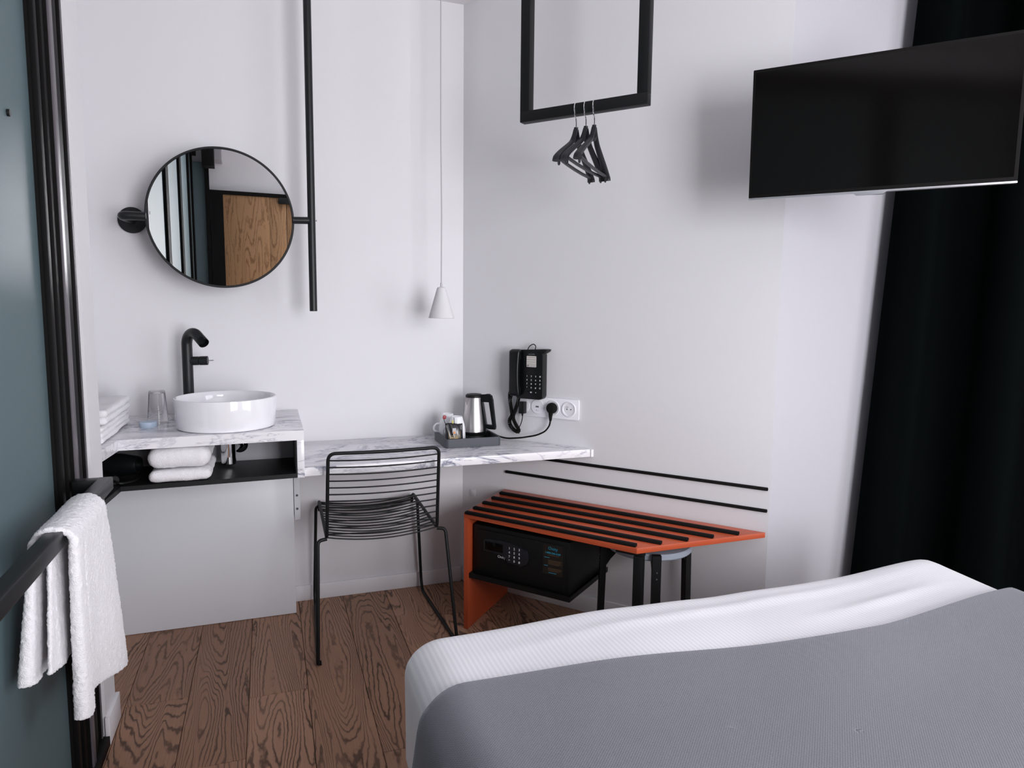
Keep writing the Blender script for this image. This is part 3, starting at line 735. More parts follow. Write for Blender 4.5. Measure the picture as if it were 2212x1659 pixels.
# white sachet behind it
bm = soft_box(B(), -0.0960, -0.0780, -0.3010, -0.2960, ZT, ZT + 0.082, Vector((0.004, 0.0028, 0.004)), 6, 4, 10)
solo('sugar_packet', 'white paper packet behind the right edge of the black sachet', 'packet', bm, 'plasticw', (-0.087, -0.2985, ZT))
st = thing('red_stirrer', 'thin black stirrer with a red heart shaped tip leaning on the cups', 'stirrer', (-0.152, -0.29, ZT))
part('stem', tube(B(), fillet([(-0.147, -0.3000, ZT + 0.001), (-0.156, -0.300, ZT + 0.085), (-0.166, -0.297, ZT + 0.103), (-0.168, -0.294, ZT + 0.117)], 0.012), 0.0014, 8), 'plastic', st)
part('tip', soft_box(B(), -0.173, -0.157, -0.296, -0.292, ZT + 0.114, ZT + 0.132, Vector((0.006, 0.0019, 0.007)), 8, 4, 8), 'redpl', st)
bm = tube(B(), [(-0.116, -0.3000, ZT + 0.001), (-0.1225, -0.2945, ZT + 0.119)], 0.0014, 8)
solo('black_stirrer', 'straight thin black stirrer beside the yellow stick on the tray', 'stirrer', bm, 'plastic', (-0.116, -0.302, ZT))
bm = box(B(), -0.1325, -0.1265, -0.3015, -0.3000, ZT + 0.001, ZT + 0.109, 0.0005, 1)
solo('yellow_stick', 'yellow paper stick sachet poking up behind the black sachet', 'sachet', bm, 'yellow', (-0.128, -0.302, ZT))
# flat packets on the tray in front of the kettle
for i, (x, y, r, m_, lb) in enumerate(((-0.035, -0.292, 0.15, 'packet', 'flat black sachet lying on the tray in front of the kettle'), (0.012, -0.300, -0.25, 'gold_ink', 'flat gold sachet lying on the tray near its right end'), (0.050, -0.262, 0.5, 'packet', 'flat black sachet lying in the right corner of the tray'))):
    bm = soft_box(B(), -0.026, 0.026, -0.018, 0.018, 0, 0.005, Vector((0.004, 0.004, 0.0024)), 10, 8, 3)
    o = solo('flat_sachet', lb, 'sachet', bm, m_, (0, 0, 0), group='sachets lying on the tray'); o.location = (x, y, ZT + 0.0003); o.rotation_euler = (0, 0, r)

# ================================================================== WALL SOCKETS, CABLES AND TELEPHONE (in the oblique wall's frame)
def BP(s, off, z): return V(s, -off, z)
so = thing('socket_plate', 'white four gang wall socket plate beside the telephone', 'socket', (0.46, 0, 0.912), 'B')
part('plate', prism(B(), roundrect(0.292, 0.626, 0.866, 0.957, 0.006), -0.010, -0.0005, 0.002, 'y'), 'plasticw', so)
def ringp(s, z): return lathe(B(), [(0.030, 0.0), (0.034, 0.0), (0.0345, 0.003), (0.0325, 0.0045), (0.030, 0.0035)], BP(s, 0.010, z), 40, (0, -1, 0))
part('blank_module', cyl(B(), BP(0.347, 0.010, 0.912), BP(0.347, 0.0135, 0.912), 0.032, 40), 'plasticw', so)
part('usb_module', cyl(B(), BP(0.421, 0.010, 0.912), BP(0.421, 0.0135, 0.912), 0.032, 40), 'plasticw', so)
bm = B(); box(bm, 0.4125, 0.4285, -0.0142, -0.0137, 0.9085, 0.9155); part('usb_slot', bm, 'grey', so)
bm = B(); box(bm, 0.4145, 0.4175, -0.0140, -0.0136, 0.893, 0.898); box(bm, 0.4235, 0.4255, -0.0140, -0.0136, 0.892, 0.895); part('usb_mark', bm, 'grey_ink', so)
for s in (0.4985, 0.5785):
    r_ = part('socket_ring', ringp(s, 0.912), 'plasticw', so)
    part('socket_cup', lathe(B(), [(0.030, 0.0035), (0.0275, 0.0034), (0.0255, 0.0010), (0, 0.0010)], BP(s, 0.010, 0.912), 40, (0, -1, 0)), 'plasticw', r_)
for s in (0.5695, 0.5885): part('socket_hole', cyl(B(), BP(s, 0.0108, 0.912), BP(s, 0.0114, 0.912), 0.0030, 12), 'grey', so)
part('earth_pin', cyl(B(), BP(0.579, 0.0105, 0.9225), BP(0.579, 0.020, 0.9225), 0.0025, 12), 'chrome', so)
# kettle plug and cable
pl = thing('kettle_cable', 'black round mains plug and lead running from the kettle to the socket', 'cable', (0.4985, -0.015, 0.912), 'B')
part('plug', lathe(B(), [(0, 0), (0.0235, 0.0), (0.0245, 0.003), (0.0235, 0.018), (0.019, 0.026), (0.010, 0.030), (0, 0.031)], BP(0.4985, 0.0118, 0.912), 32, (0, -1, 0)), 'rubber', pl)
part('strain_relief', tube(B(), [BP(0.4985, 0.028, 0.900), BP(0.498, 0.030, 0.878), BP(0.497, 0.029, 0.856)], [0.012, 0.0085, 0.0055], 14), 'rubber', pl)
cb = [BP(0.497, 0.029, 0.858), BP(0.494, 0.030, 0.835), BP(0.474, 0.032, 0.806), BP(0.430, 0.035, 0.784), BP(0.355, 0.040, 0.766), BP(0.286, 0.050, 0.757), BP(0.245, 0.055, 0.762), BP(0.205, 0.070, 0.782), BP(0.165, 0.085, 0.781), BP(0.148, 0.088, 0.769)]
part('lead', tube(B(), fillet(cb, 0.02, 5), 0.0038, 10), 'rubber', pl)

# telephone
ph = thing('wall_telephone', 'black wall mounted push button telephone beside the corner', 'telephone', (0.39, 0, 0.95), 'B')
prof = [(0.0005, 1.172), (0.050, 1.165), (0.058, 1.155), (0.046, 0.960), (0.040, 0.950), (0.0005, 0.950)]
bm = B(); prism(bm, roundrect(0.325, 0.464, 0.949, 1.166, 0.016, 6), -0.050, -0.008, 0.003, 'y')
part('phone_body', bm, 'plastic', ph)
bm = B(); prism(bm, [(0.302, 1.166), (0.302, 0.985), (0.335, 0.985), (0.335, 1.166)], -0.040, -0.008, 0.002, 'y'); part('cradle', bm, 'plastic', ph)
bm = B(); prism(bm, [(0.315, 1.1665), (0.315, 1.155), (0.462, 1.155), (0.478, 1.164), (0.482, 1.173), (0.470, 1.175)], -0.048, -0.0005, 0.001, 'y'); part('wall_bracket', bm, 'plasticm', ph)
def handset_pts():
    z0, z1 = 0.962, 1.170
    return [BP(0.334, 0.070, z0), BP(0.334, 0.078, z0 + 0.008), BP(0.334, 0.075, z0 + 0.03), BP(0.333, 0.080, z0 + 0.06), BP(0.332, 0.083, (z0 + z1) / 2), BP(0.331, 0.080, z1 - 0.06), BP(0.331, 0.076, z1 - 0.03), BP(0.331, 0.079, z1 - 0.008), BP(0.331, 0.070, z1)]
bm = B()
def hs(u, v):
    z = 0.960 + 0.212 * v; mid = abs(2 * v - 1)
    w = 0.0235 + 0.0040 * mid ** 2; end = max(0.0, (mid - 0.90) / 0.10); w *= math.sqrt(max(0.05, 1 - 0.55 * end * end)); d0 = 0.048 + 0.012 * (1 - mid ** 3)
    d1 = 0.080 + 0.006 * (1 - mid ** 2) - 0.012 * end * end
    a = 2 * PI * u; cx_, sx_ = math.cos(a), math.sin(a); p = 0.45
    return BP(0.333 + w * abs(cx_) ** p * (1 if cx_ > 0 else -1), (d0 + d1) / 2 + (d1 - d0) / 2 * abs(sx_) ** p * (1 if sx_ > 0 else -1), z)
vs = grid(bm, hs, 32, 30, True)
bm.faces.new([r[0] for r in vs]); bm.faces.new([r[-1] for r in vs][::-1])
part('handset', bm, 'plastic', ph, angle=50)
for z in (1.135, 0.990): part('ear_cushion', cyl(B(), BP(0.333, 0.049, z), BP(0.333, 0.062, z), 0.022), 'plasticm', ph)
part('paper_card', prism(B(), roundrect(0.3835, 0.4325, 1.094, 1.1435, 0.003), -0.0510, -0.0499, 0, 'y'), 'paper', ph, 'cream index card behind a window')
bm = B()
for z, a, b in ((1.1365, 0.392, 0.430), (1.1265, 0.385, 0.431), (1.116, 0.385, 0.431), (1.1065, 0.385, 0.431)): box(bm, a, b, -0.0514, -0.0511, z, z + 0.0012)
box(bm, 0.386, 0.396, -0.0514, -0.0511, 1.0975, 1.103); box(bm, 0.399, 0.429, -0.0514, -0.0511, 1.099, 1.1005)
part('card_print', bm, 'grey_ink', ph)
part('brand_lettering', text_bm(B(), 'ALCATEL', 0.0078, BP(0.393, 0.0503, 1.1485), (1, 0, 0), (0, 0, 1), 0.0003), 'grey_ink', ph)
bm = B(); bk = B()
rows = (('1', '2', '3', 'M'), ('4', '5', '6', 'R'), ('7', '8', '9', 'F'), ('*', '0', '#', 'C'))
for r_, row in enumerate(rows):
    for c_, chh in enumerate(row):
        s = 0.3875 + 0.0222 * c_; z = 1.053 - 0.0172 * r_
        prism(bk, roundrect(s - 0.0075, s + 0.0075, z - 0.0055, z + 0.0055, 0.003, 3), -0.0528, -0.049, 0.0006, 'y')
        text_bm(bm, chh, 0.0095, BP(s, 0.0529, z - 0.0032), (1, 0, 0), (0, 0, 1), 0.0003, 'CENTER', 0.0002)
for s in (0.3885, 0.410, 0.434):
    prism(bk, roundrect(s - 0.0075, s + 0.0075, 0.9755, 0.9855, 0.003, 3), -0.0528, -0.049, 0.0006, 'y')
box(bm, 0.405, 0.409, -0.0533, -0.0528, 0.978, 0.983); box(bm, 0.4105, 0.4125, -0.0533, -0.0528, 0.9775, 0.9835); box(bm, 0.432, 0.435, -0.0533, -0.0528, 0.979, 0.982)
part('key', bk, 'plasticm', ph, kind='stuff'); part('key_print', bm, 'white_ink', ph, 'white printed digits', kind='stuff')
part('line_loop', tube(B(), fillet([BP(0.375, 0.03, 1.166), BP(0.383, 0.028, 1.186), BP(0.404, 0.026, 1.197), BP(0.416, 0.025, 1.188), BP(0.414, 0.03, 1.166)], 0.012), 0.0022, 8), 'rubber', ph)
def coil(bm, pts, rad, turns, r=0.0019):
    pts = [Vector(p) for p in pts]; L = [0]
    for a, b in zip(pts, pts[1:]): L.append(L[-1] + (b - a).length)
    out = []; N = turns * 9
    for k in range(N + 1):
        d = L[-1] * k / N; i = max(j for j in range(len(L)) if L[j] <= d + 1e-9); i = min(i, len(pts) - 2)
        u = (d - L[i]) / (L[i + 1] - L[i]); p = pts[i].lerp(pts[i + 1], u); t = (pts[i + 1] - pts[i]).normalized()
        n1 = V(0, -1, 0); n1 = (n1 - t * n1.dot(t)).normalized(); n2 = t.cross(n1); a = 2 * PI * k / 9
        out.append(p + (n1 * math.cos(a) + n2 * math.sin(a)) * rad)
    return tube(bm, out, r, 5)
cp = fillet([BP(0.318, 0.050, 0.985), BP(0.293, 0.042, 0.975), BP(0.287, 0.035, 0.940), BP(0.294, 0.032, 0.895), BP(0.300, 0.030, 0.862), BP(0.281, 0.026, 0.842), BP(0.281, 0.024, 0.818), BP(0.305, 0.024, 0.794), BP(0.330, 0.026, 0.787), BP(0.336, 0.030, 0.800), BP(0.317, 0.034, 0.828), BP(0.304, 0.036, 0.856), BP(0.318, 0.036, 0.890), BP(0.330, 0.036, 0.922), BP(0.334, 0.034, 0.948)], 0.016, 5)
part('coiled_cord', coil(B(), cp, 0.0072, 70, 0.0025), 'rubber', ph)
ad = thing('phone_adapter', 'small black telephone adapter plugged into the left module of the plate', 'adapter', (0.352, -0.02, 0.905), 'B')
part('adapter_body', box(B(), 0.3395, 0.3665, -0.044, -0.0138, 0.8775, 0.932, 0.003), 'plastic', ad)
part('line_cord', tube(B(), fillet([BP(0.353, 0.030, 0.879), BP(0.353, 0.028, 0.862), BP(0.343, 0.022, 0.830), BP(0.328, 0.018, 0.806), BP(0.310, 0.016, 0.812), BP(0.285, 0.016, 0.850), BP(0.278, 0.016, 0.900), BP(0.287, 0.018, 0.945), BP(0.303, 0.012, 0.985)], 0.02), 0.0022, 8), 'rubber', ad)
part('boot', lathe(B(), [(0.0055, 0), (0.0035, -0.010), (0.0022, -0.012), (0, -0.012)], BP(0.353, 0.030, 0.8775), 16), 'plastic', ad)
# small blanked box under the desk
bm = prism(B(), roundrect(0.046, 0.078, 0.437, 0.472, 0.004), -0.003, -0.0003, 0.0008, 'y')
solo('wall_blank', 'small white blanking plate low on the wall under the desk', 'plate', bm, 'wall', (0.062, 0, 0.45), 'B')

# ================================================================== LUGGAGE BENCH (oblique wall's frame)
lb = thing('luggage_bench', 'orange lacquered luggage bench with black rubber strips along the wall', 'bench', (0.75, -0.2, 0), 'B')
ZB = 0.505; TB = 0.021
part('bench_top', prism(B(), [(0.251, -0.0135), (0.3065, -0.428), (1.0730, -0.450), (1.4290, -0.0135)], ZB - TB, ZB, 0.0012), 'orange', lb)
bpts = [(0.2515, -0.014), (0.3065, -0.4278), (0.3265, -0.4278), (0.2725, -0.014)]
part('side_panel', prism(B(), bpts, 0.0005, ZB - TB - 0.0003, 0.0012), 'orange', lb)
for i, (a, b, of) in enumerate(((0.280, 1.350, 0.100), (0.293, 1.277, 0.189), (0.301, 1.206, 0.274), (0.311, 1.134, 0.361), (0.321, 1.066, 0.436))):
    part('rubber_strip', box(B(), a, b, -of - 0.0105, -of + 0.0105, ZB, ZB + 0.012, 0.003), 'rubber', lb)
part('bench_leg', box(B(), 1.056, 1.088, -0.438, -0.404, 0.0, ZB - TB - 0.0145, 0.001), 'black', lb)
part('under_rail', box(B(), 0.985, 1.092, -0.4318, -0.4085, ZB - TB - 0.014, ZB - TB - 0.0005, 0.001), 'black', lb)
for a, b, z, lbl in ((0.250, 1.431, 0.5875, 'lower black rubber wall strip above the orange bench'), (0.300, 1.430, 0.673, 'upper black rubber wall strip ending under the marble desk')):
    solo('wall_buffer', lbl, 'wall strip', box(B(), a, b, -0.0105, -0.0003, z - 0.0065, z + 0.0065, 0.003), 'rubber', ((a + b) / 2, 0, z), 'B', 'bumper strips on the wall')

# safe with its shelf
sh = thing('safe_shelf', 'black metal tray shelf hung under the orange bench carrying the safe', 'shelf', (0.55, -0.23, 0.225), 'B')
bm = B(); box(bm, 0.328, 0.797, -0.42, -0.045, 0.226, 0.2295); box(bm, 0.328, 0.797, -0.42, -0.416, 0.2295, 0.2465); box(bm, 0.793, 0.797, -0.416, -0.045, 0.2295, 0.2465); box(bm, 0.328, 0.332, -0.416, -0.045, 0.2295, 0.2465)
part('shelf_tray', bm, 'plasticm', sh)
sf = thing('room_safe', 'black electronic room safe with keypad under the orange bench', 'safe', (0.55, -0.2, 0.23), 'B')
A0, A1, Z0, Z1, OF = 0.335, 0.782, 0.2300, 0.4540, 0.396
part('safe_body', box(B(), A0, A1, -OF, -0.060, Z0, Z1, 0.0025), 'plasticm', sf)
door = part('safe_door', box(B(), A0 + 0.018, A1 - 0.018, -OF - 0.005, -OF + 0.002, Z0 + 0.018, Z1 - 0.016, 0.0022), 'plasticm', sf)
kp = []
for k in range(9):
    u = k / 8; kp.append((0.392 + 0.205 * u, 0.402 + 0.010 * math.sin(PI * u * 0.9) - 0.016 * u ** 2.2))
kp += [(0.6050, 0.372), (0.6035, 0.345), (0.594, 0.330), (0.565, 0.3185), (0.506, 0.322), (0.500, 0.345), (0.488, 0.352), (0.392, 0.352)]
part('keypad', prism(B(), kp, -OF - 0.013, -OF - 0.0045, 0.0025, 'y'), 'keypad', door)
part('display', box(B(), 0.399, 0.486, -OF - 0.0137, -OF - 0.0128, 0.3595, 0.396, 0.0003), 'screen', door)
bm = B()
for r_, row in enumerate(('123', '456', '789', '*0#')):
    for c_, chh in enumerate(row):
        text_bm(bm, chh, 0.0135, BP(0.5170 + 0.0235 * c_, OF + 0.0131, 0.3815 - 0.0172 * r_ + 0.0006 * c_), (1, 0, 0), (0, 0, 1), 0.0003, 'CENTER', 0.0003)
part('keypad_digit', bm, 'white_ink', door, 'white printed digits', kind='stuff')
part('brand_lettering', text_bm(B(), 'Onity', 0.0165, BP(0.4565, OF + 0.0053, 0.3330), (1, 0, 0), (0, 0, 1), 0.0003), 'white_ink', door)
part('sticker', prism(B(), roundrect(0.668, 0.756, 0.3115, 0.4315, 0.003), -OF - 0.0056, -OF - 0.0049, 0, 'y'), 'sticker', door)
bm = B(); text_bm(bm, 'Onity', 0.0185, BP(0.712, OF + 0.0057, 0.4125), (1, 0, 0), (0, 0, 1), 0.0003, 'CENTER')
text_bm(bm, '1-800-248-4189', 0.0105, BP(0.712, OF + 0.0057, 0.3965), (1, 0, 0), (0, 0, 1), 0.0003, 'CENTER', 0.0002)
part('sticker_heading', bm, 'blue_ink', door, 'blue lettering')
bm = B()
for z, a, b in ((0.390, 0.690, 0.738), (0.3685, 0.692, 0.750), (0.3635, 0.692, 0.746), (0.3585, 0.692, 0.751), (0.3535, 0.692, 0.740), (0.3365, 0.692, 0.750), (0.3315, 0.692, 0.748), (0.3265, 0.692, 0.738)): box(bm, a, b, -OF - 0.0061, -OF - 0.0057, z, z + 0.0028)
part('sticker_text', bm, 'brown_ink', door, kind='stuff')
bm = B()
for z, a, b in ((0.379, 0.674, 0.697), (0.3455, 0.674, 0.690), (0.3185, 0.694, 0.728)): box(bm, a, b, -OF - 0.0061, -OF - 0.0057, z, z + 0.0022)
part('sticker_note', bm, 'blue_ink', door, kind='stuff')

# stool under the bench
sl = thing('low_stool', 'low stool with round blue grey seat and flat black legs under the bench', 'stool', (0.497, -0.930, 0))
SC = V(0.497, -0.930, 0); SRR = 0.165
part('seat', lathe(B(), [(0, 0.432), (SRR - 0.006, 0.432), (SRR, 0.438), (SRR, 0.454), (SRR - 0.004, 0.458), (0, 0.458)], SC, 64), 'stool', sl)
for ang in (-112, 2, 160):
    a = math.radians(ang); d = V(math.cos(a), math.sin(a), 0); w = V(-d.y, d.x, 0)
    def P3(r, z, s, th=0.0): return SC + d * (r + th) + w * s + V(0, 0, z)
    bm = B()
    prof = [(SRR + 0.0255, 0.462, 0.016), (SRR + 0.0255, 0.380, 0.016), (SRR + 0.034, 0.0, 0.016)]
    o_, i_ = [], []
    for r, z, s in prof:
        o_.append((bm.verts.new(P3(r, z, -s)), bm.verts.new(P3(r, z, s)))); i_.append((bm.verts.new(P3(r - 0.024, z, -s)), bm.verts.new(P3(r - 0.024, z, s))))
    for k in range(2):
        bm.faces.new((o_[k][0], o_[k][1], o_[k + 1][1], o_[k + 1][0])); bm.faces.new((i_[k][1], i_[k][0], i_[k + 1][0], i_[k + 1][1]))
        for e in (0, 1): bm.faces.new((o_[k][e], o_[k + 1][e], i_[k + 1][e], i_[k][e]))
    bm.faces.new((o_[0][0], i_[0][0], i_[0][1], o_[0][1])); bm.faces.new((o_[2][0], o_[2][1], i_[2][1], i_[2][0]))
    lg = part('leg', bm, 'black', sl)
    bm = B(); vv = []
    for s in (-0.012, 0.012):
        vv.append([bm.verts.new(P3(r, z, s)) for r, z in ((SRR + 0.0010, 0.430), (SRR + 0.001, 0.36), (SRR - 0.015, 0.385), (SRR - 0.045, 0.420), (SRR - 0.045, 0.430))])
    bm.faces.new(vv[0]); bm.faces.new(vv[1][::-1])
    for k in range(5): bm.faces.new((vv[0][k], vv[0][(k + 1) % 5], vv[1][(k + 1) % 5], vv[1][k]))
    part('leg_clamp', bm, 'black', lg)
    for z in (0.40, 0.375): part('bolt', cyl(B(), P3(SRR + 0.0254, z, 0), P3(SRR + 0.0285, z, 0), 0.0028, 10), 'steel', lg)

# ================================================================== HANGING FRAME AND HANGERS (oblique wall's frame)
hf = thing('clothes_frame', 'black square tube clothes frame hanging from the ceiling', 'clothes rail', (0.82, -0.45, 2.03), 'B')
q = 0.019
S0, S1, ZL = 0.598, 1.049, 2.052
part('upright', box(B(), S0 - q, S0 + q, -0.467, -0.433, ZL + q, HC - 0.001, 0.0015), 'black', hf)
part('upright', box(B(), S1 - q, S1 + q, -0.467, -0.433, ZL + q, HC - 0.001, 0.0015), 'black', hf)
part('hanging_bar', box(B(), S0 - q, S1 + q, -0.467, -0.433, ZL - q, ZL + q, 0.0015), 'black', hf)
def hanger(s, ang, label):
    w0 = BD * s + BN * -0.45
    t = thing('coat_hanger', label, 'hanger', (w0.x, w0.y, 1.988), group='coat hangers on the black frame')
    dh = V(math.cos(ang), math.sin(ang), 0); dn = V(-dh.y, dh.x, 0)
    P = lambda h, z, d=0.0: V(w0.x, w0.y, 1.988) + dh * h + dn * d + V(0, 0, z)
    hk = [P(0, -0.006), P(0, 0.030), P(-0.020, 0.058), P(-0.0245, 0.082), P(-0.016, 0.0985), P(0.004, 0.0985), P(0.020, 0.092), P(0.0235, 0.074)]
    hk = [p + V(0, 0, -0.0125) if i > 1 else p for i, p in enumerate(hk)]
    part('hook', tube(B(), fillet(hk, 0.02, 5), 0.0021, 8), 'chrome', t)
    bm = B()
    for sg in (-1, 1):
        ctl = [(0.004, -0.004), (0.020, -0.030), (0.042, -0.054), (0.085, -0.076), (0.135, -0.100), (0.180, -0.124), (0.203, -0.139), (0.206, -0.150)]
        pts = fillet([P(sg * x, z, 0.0) for x, z in ctl], 0.02, 4); n = len(pts)
        tube(bm, pts, [0.0085 + 0.0065 * (i / (n - 1)) for i in range(n)], 10, flat=0.66, up=dn)
    tube(bm, [P(0, 0.004), P(0, -0.012)], 0.0075, 10)
    tube(bm, fillet([P(-0.020, -0.030), P(0, -0.052), P(0.020, -0.030)], 0.02, 4), 0.0055, 8)
    part('shoulder', bm, 'hanger', t)
    part('trouser_bar', tube(B(), [P(-0.186, -0.137), P(-0.09, -0.141), P(0, -0.142), P(0.09, -0.141), P(0.186, -0.137)], 0.0058, 10), 'hanger', t)
    for sg in (-1, 1):
        bm = tube(B(), fillet([P(sg * 0.176, -0.137), P(sg * 0.173, -0.156), P(sg * 0.186, -0.160), P(sg * 0.189, -0.141)], 0.006, 3), 0.0026, 8)
        part('strap_hook', bm, 'hanger', t)
hanger(0.870, 0.861, 'rightmost of three black coat hangers on the hanging frame')
hanger(0.838, 0.791, 'middle of three black coat hangers on the hanging frame')
hanger(0.800, 0.835, 'leftmost of three black coat hangers on the hanging frame')

# ================================================================== TELEVISION
TK = 0.82
TVo = V(-0.8854, -3.1879, 1.35).lerp(V(1.003, -0.788, 1.808), TK); tr_ = V(0.663, -0.749, 0); tn = V(0.749, 0.663, 0); tu = V(-0.026, -0.023, 0.999)
tn2 = tr_.cross(tu); tn2 = -tn2 if tn2.dot(tn) < 0 else tn2
tv = thing('television', 'flat black wall mounted television with silver lower edge', 'television', TVo)
def TV(bm):
    for v in bm.verts: v.co = TVo + (tr_ * v.co.x + tn2 * v.co.y + tu * v.co.z) * TK
    return bm
part('casing', TV(box(B(), 0.0, 0.905, 0.0, 0.022, 0.008, 0.511, 0.003)), 'rubber', tv)
part('back_shell', TV(box(B(), 0.10, 0.80, 0.022, 0.050, 0.06, 0.44, 0.012)), 'plasticm', tv)
part('screen', TV(box(B(), 0.012, 0.893, -0.0012, 0.0004, 0.022, 0.499)), 'screen', tv)
bm = B(); box(bm, 0.0, 0.905, -0.0015, 0.022, 0.0005, 0.0078, 0.001)
part('silver_edge', TV(bm), 'silver', tv, 'silver lower edge')
bm = B(); prism(bm, [(0.385, 0.003), (0.505, 0.003), (0.490, -0.008), (0.400, -0.008)], -0.0025, 0.018, 0.001, 'y'); part('logo_tab', TV(bm), 'silver', tv)
bm = B(); box(bm, 0.30, 0.60, 0.050, 0.075, 0.15, 0.35, 0.003); TV(bm)
part('mount_plate', bm, 'blackm', tv)
c1 = TVo + tr_ * 0.20 + tn2 * 0.060 + tu * 0.20
wl = BD * (c1.dot(BD) + 0.03) + BN * -0.001 + V(0, 0, c1.z)
part('mount_arm', tube(B(), [c1, c1.lerp(wl, 0.5) + V(0, 0, -0.0), wl], 0.016, 12), 'blackm', tv)
bm = B(); lathe(bm, [(0, 0), (0.035, 0), (0.035, 0.012), (0, 0.012)], wl, 24, -BN); part('wall_foot', bm, 'blackm', tv)

# ================================================================== CURTAIN
cu = thing('blackout_curtain', 'tall black pleated blackout curtain at the right edge', 'curtain', (1.7, -1.22, 0.01))
CU0, CUD = V(1.288, -1.140, 0), V(0.640, -0.768, 0).normalized(); CUN = V(-CUD.y, CUD.x, 0)
def cur(u, v):
    z = 0.012 + 2.78 * v
    ph = u * 2 * PI * 3.4 + 1.57 + 0.20 * math.sin(z * 1.3) * u
    along = 0.0655 * z * (1 - u) + u * 1.15 + 0.016 * math.sin(2 * ph) * min(1, u * 8)
    dep = 0.055 * math.cos(ph) * (0.75 + 0.25 * (1 - v)) + 0.010 * math.sin(ph * 2.3 + z) * min(1, u * 8)
    return CU0 + V(0.0655 * z * (1 - u), 0, 0) + CUD * (along - 0.0655 * z * (1 - u)) + CUN * dep + V(0, 0, z)
bm = B(); vs = grid(bm, cur, 190, 30)
bmesh.ops.solidify(bm, geom=bm.faces[:], thickness=0.004)
part('cloth', bm, 'curtain', cu, angle=180)
bm = B(); tube(bm, [CU0 + CUD * 0.05 + V(0, 0, 2.81), CU0 + CUD * 1.17 + V(0, 0, 2.81)], 0.012, 12); part('curtain_rod', bm, 'black', cu)

# ================================================================== BED AND THROW
bd = thing('double_bed', 'double bed made up with white striped satin bedding', 'bed', (0.27, -2.6, 0))
X0, X1, Y0, Y1, ZT_ = -0.600, 1.150, -3.62, -1.590, 0.555
part('bed_base', box(B(), X0 + 0.05, X1 - 0.05, Y0, Y1 - 0.06, 0.06, 0.27, 0.01), 'niche', bd)
for x in (X0 + 0.12, X1 - 0.12):
    for y in (Y0 + 0.12, Y1 - 0.16): part('bed_foot', lathe(B(), [(0, 0), (0.02, 0), (0.028, 0.06), (0, 0.06)], (x, y, 0), 16), 'black', bd)
def duvet(p, n):
    k = noise.noise(V(p.x * 1.6, p.y * 2.4, 0.3)) * 0.010 * max(0, n.z) + noise.noise(V(p.x * 5, p.y * 3, p.z * 3 + 2)) * 0.004
    rid = math.exp(-((p.y + 1.735 - 0.05 * p.x) / 0.020) ** 2) * 0.006 * max(0, n.z) * (0.5 + 0.5 * math.sin(p.x * 3.0 + 0.6))
    rid += math.exp(-((p.y + 1.80 - 0.10 * (p.x - 0.9)) / 0.018) ** 2) * 0.007 * max(0, n.z) * max(0, min(1, (p.x - 0.35) * 3)) * max(0, min(1, (1.0 - p.x) * 4))
    hump = 0.020 * math.exp(-((p.x - 1.02) / 0.16) ** 2 - ((p.y + 1.66) / 0.2) ** 2) * max(0, n.z)
    hump += 0.008 * math.exp(-((p.x + 0.1) / 0.25) ** 2) * max(0, n.z)
    return p + n * (k + rid) + V(0, 0, hump)
bm = soft_box(B(), X0, X1, Y0, Y1, 0.20, ZT_, Vector((0.095, 0.070, 0.075)), 120, 130, 26, duvet)
part('duvet', bm, 'sheet', bd, angle=180)
# the throw: a draped sheet offset from the bed's hull
def hullp(x, y, lift=0.007):
    """height of the draped throw over the bed"""
    return None
def throw(u, v):
    # u runs across the bed from the left hem over the top to the right hem, v runs from the foot towards the head
    L = 0.47; W = X1 - X0; tot = 2 * L + W; d = u * tot
    r = 0.085; arc = r * PI / 2
    e_ = max(0, min(1, (d - L - 0.02) / 1.05)); e_ = e_ * e_ * (3 - 2 * e_)
    y = -1.868 - 0.092 * e_ + 0.05 * max(0, min(1, (d - L - 1.15) / 0.6)) - 0.004 * math.sin(d * 5) + 0.10 * max(0, L - d) * (1 - v) - v * 1.62
    rise = 0.012 * math.exp(-((d - L - 1.62) / 0.25) ** 2)
    lf = 0.010
    if d < L - arc * 0.5:
        x = X0 - lf - 0.10 * (L - arc * 0.5 - d); z = 0.555 + lf - r - (L - arc * 0.5 - d); nx, nz = -1, 0.0
    elif d < L + arc * 0.5:
        a = (d - (L - arc * 0.5)) / arc * PI / 2; x = X0 + r - (r + lf) * math.cos(a); z = 0.555 - r + (r + lf) * math.sin(a); nx, nz = -math.cos(a), math.sin(a)
    elif d < L + W - arc * 0.5:
        x = X0 + r + (d - L - arc * 0.5) * (W - 2 * r) / (W - arc); z = 0.555 + lf; nx, nz = 0, 1
    elif d < L + W + arc * 0.5:
        a = (d - (L + W - arc * 0.5)) / arc * PI / 2; x = X1 - r + (r + lf) * math.sin(a); z = 0.555 - r + (r + lf) * math.cos(a); nx, nz = math.sin(a), math.cos(a)
    else:
        x = X1 + lf; z = 0.555 + lf - r - (d - (L + W + arc * 0.5)); nx, nz = 1, 0
    k = noise.noise(V(x * 1.6, y * 2.4, 0.3)) * 0.010 * max(0, nz) + 0.004
    k += (noise.noise(V(x * 2.2 - y * 1.3, y * 2.2 + x * 0.6, 4.0)) * 0.011) * (1 if nz > 0.5 else 0.3)
    if nz < 0.3: k += 0.010 * (0.5 + 0.5 * math.sin(y * 13 + 1)) * (0.6 - z)
    return V(x + nx * k, y, z + nz * k + rise * nz)
bm = B(); grid(bm, throw, 170, 110)
bmesh.ops.solidify(bm, geom=bm.faces[:], thickness=0.004)
solo('bed_throw', 'grey woven bed throw spread over the white bed', 'throw', bm, 'throw', (0.27, -2.6, 0.55), angle=180)

